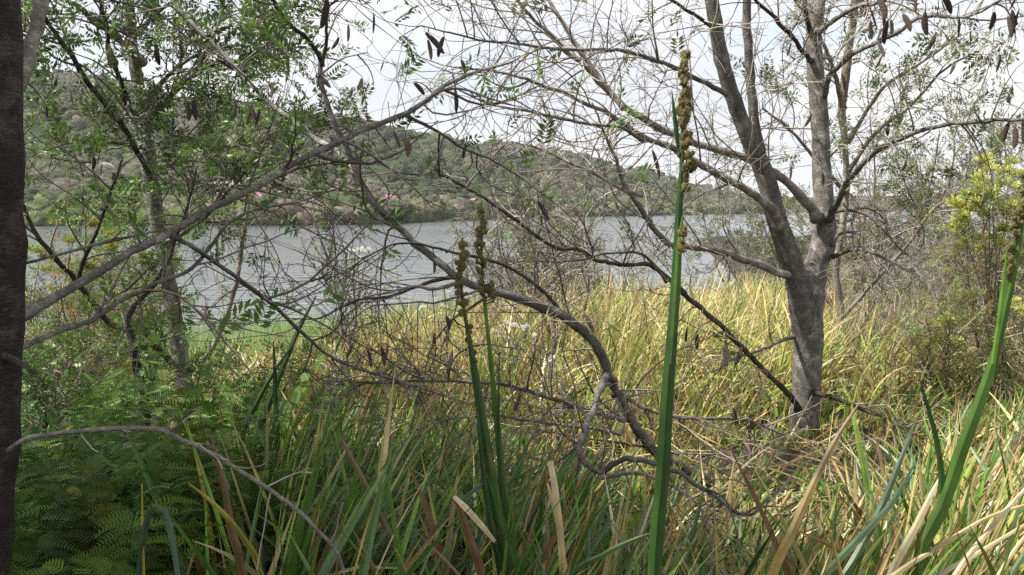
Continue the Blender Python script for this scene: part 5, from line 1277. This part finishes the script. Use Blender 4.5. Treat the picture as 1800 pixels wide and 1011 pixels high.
flower_bush('tall bush with yellow-green and orange flower heads at the right edge', 1752, 8.0, 1.9, 0.42,
            [(1742, 310, 34), (1722, 335, 36), (1775, 302, 30), (1705, 352, 36), (1698, 378, 40), (1758, 352, 52), (1740, 345, 40), (1785, 345, 42), (1692, 400, 34), (1752, 422, 34), (1728, 368, 34), (1712, 430, 26), (1770, 385, 30), (1790, 312, 30)], YEL, FINE)
flower_bush('low bush with a lime-yellow flower cluster in the right-hand grass', 1650, 7.6, 0.95, 0.25,
            [(1652, 578, 36), (1636, 600, 32), (1662, 592, 36), (1645, 610, 30), (1680, 612, 26)], [((0.40, 0.42, 0.08), (0.62, 0.66, 0.25)), ((0.3, 0.32, 0.06), (0.55, 0.60, 0.2))], FINE, 1.6)
flower_bush('small lime-flowered bush cut by the right edge below the tall stalk', 1812, 7.4, 1.1, 0.3, [(1795, 540, 30), (1806, 552, 30)], [((0.40, 0.42, 0.08), (0.62, 0.66, 0.25))], FINE, 1.2)
flower_bush('lime and rust coloured feathery bush behind the dark near trunk', 112, 7.0, 1.55, 0.45,
            [(72, 440, 30), (120, 415, 30), (168, 405, 30), (200, 430, 26), (95, 470, 30), (150, 455, 30)], [((0.22, 0.26, 0.05), (0.36, 0.42, 0.10)), ((0.26, 0.20, 0.04), (0.36, 0.34, 0.08))],
            [(0.28, 0.14, 0.04), (0.14, 0.19, 0.05), (0.17, 0.22, 0.05), (0.22, 0.26, 0.06)], 1.8)
# cream flower tuft by the trunk foot
t = thing('flower_tuft', 'cream flower tuft beside the foot of the forked trunk', 'flower', G0(1490, 5.6))
for (a, b) in ((1482, 672), (1478, 690), (1487, 700), (1492, 680)):
    flower_head(t, P(a, b, 5.6), 0.032, ((0.30, 0.34, 0.10), (0.58, 0.58, 0.30)), 40)
strap(t, [(1492, 880, 8), (1488, 780, 6), (1484, 690, 4)], 5.6, 5.6, 'bright', 'lime')
# everlastings: grey-green leaves, white button flowers
WHITE = ((0.60, 0.60, 0.52), (0.80, 0.80, 0.78))
def everlasting(label, px, d, height, heads):
    b = G0(px, d)
    t = thing('everlasting_plant', label, 'flower', b)
    GR = [(0.20, 0.24, 0.16), (0.26, 0.30, 0.21), (0.17, 0.22, 0.12)]
    for (hx_, hy_, wpx) in heads:
        p = P(hx_, hy_, d + random.uniform(-.15, .15))
        cc = crom([b + np.array((RNG.normal() * .06, RNG.normal() * .06, 0)), (b + p) / 2 + RNG.normal(size=3) * .04, p], 10)
        V, Q = tubes(cc[None], np.full((1, 10), 0.004), 4); mb = MB(); mb.add(V, Q, C=np.array((0.22, 0.24, 0.16)))
        n = 26; q = RNG.uniform(0.3, 0.97, n) * 8.99; q0 = q.astype(int)
        lp = cc[q0]; ld = unit(RNG.normal(size=(n, 3)) + np.array((0, 0, .5)))
        ln = RNG.uniform(0.03, 0.06, (n, 1)); u = unit(np.cross(ld, RNG.normal(size=(n, 3)))) * ln * 0.16
        mb.add(np.stack([lp, lp + ld * ln * .5 + u, lp + ld * ln, lp + ld * ln * .5 - u], 1), Q=np.arange(n * 4), C=np.repeat(pick(GR, n), 4, 0))
        mb.build('leafy_stem', M_LEAF, t, smooth=False)
        for k in range(3):
            flower_head(t, p + RNG.normal(size=3) * np.array((1, 1, .5)) * wpx * .4 * d / F, wpx * 0.55 * d / F, WHITE, 44)
    return t
everlasting('white everlasting flowers in the reeds right of the stalk pair', 905, 7.8, 0.9, [(888, 570, 12), (902, 574, 12), (874, 584, 11), (918, 580, 11), (940, 592, 11), (886, 592, 10), (925, 576, 9)])
everlasting('small white everlasting low in the reeds under the leaning stem', 972, 7.2, 0.6, [(971, 630, 10), (978, 642, 8), (962, 636, 8), (990, 648, 8)])
everlasting('white everlasting flowers before the lake left of the leaning stem', 625, 9.5, 1.6, [(602, 436, 10), (618, 444, 12), (632, 440, 12), (648, 441, 11), (628, 454, 10), (612, 458, 8)])
everlasting('white flowers low on the left between the grey trunk and the reeds', 590, 7.4, 0.7, [(585, 628, 11), (600, 634, 10), (612, 628, 9), (575, 640, 8), (594, 650, 9)])
everlasting('white flowers in the shade right of the dark near trunk', 70, 6.5, 0.6, [(60, 650, 10), (76, 690, 10), (50, 700, 9), (90, 640, 8)])
everlasting('pale everlasting plant at the reed edge left of the stalk pair', 770, 10.0, 0.8, [(792, 516, 9), (762, 528, 9), (742, 540, 8), (780, 540, 8), (806, 552, 8)])

# ------------------------------------------------------------------ the air over the lake
hv = np.array([(sx, sy, sz) for sz in (-3.5, 75.0) for sy in (-80.0, 3600.0) for sx in (-2600.0, 2600.0)])
hq = np.array([(0, 2, 3, 1), (4, 5, 7, 6), (0, 1, 5, 4), (2, 6, 7, 3), (0, 4, 6, 2), (1, 3, 7, 5)])
hm, n_, N_, Lk_ = mat_new('thin_haze')
ho = N_('ShaderNodeOutputMaterial'); hp_ = N_('ShaderNodeVolumePrincipled')
hp_.inputs['Color'].default_value = (0.93, 0.95, 1.0, 1); hp_.inputs['Density'].default_value = 0.00023; hp_.inputs['Anisotropy'].default_value = 0.2
Lk_(hp_.outputs[0], ho.inputs['Volume'])
hz_o = link('haze', mesh_np('haze', hv, hq, smooth=False), hm, None, 'stuff')
hz_o['label'] = 'thin pale haze in the air over the lake'; hz_o['category'] = 'haze'
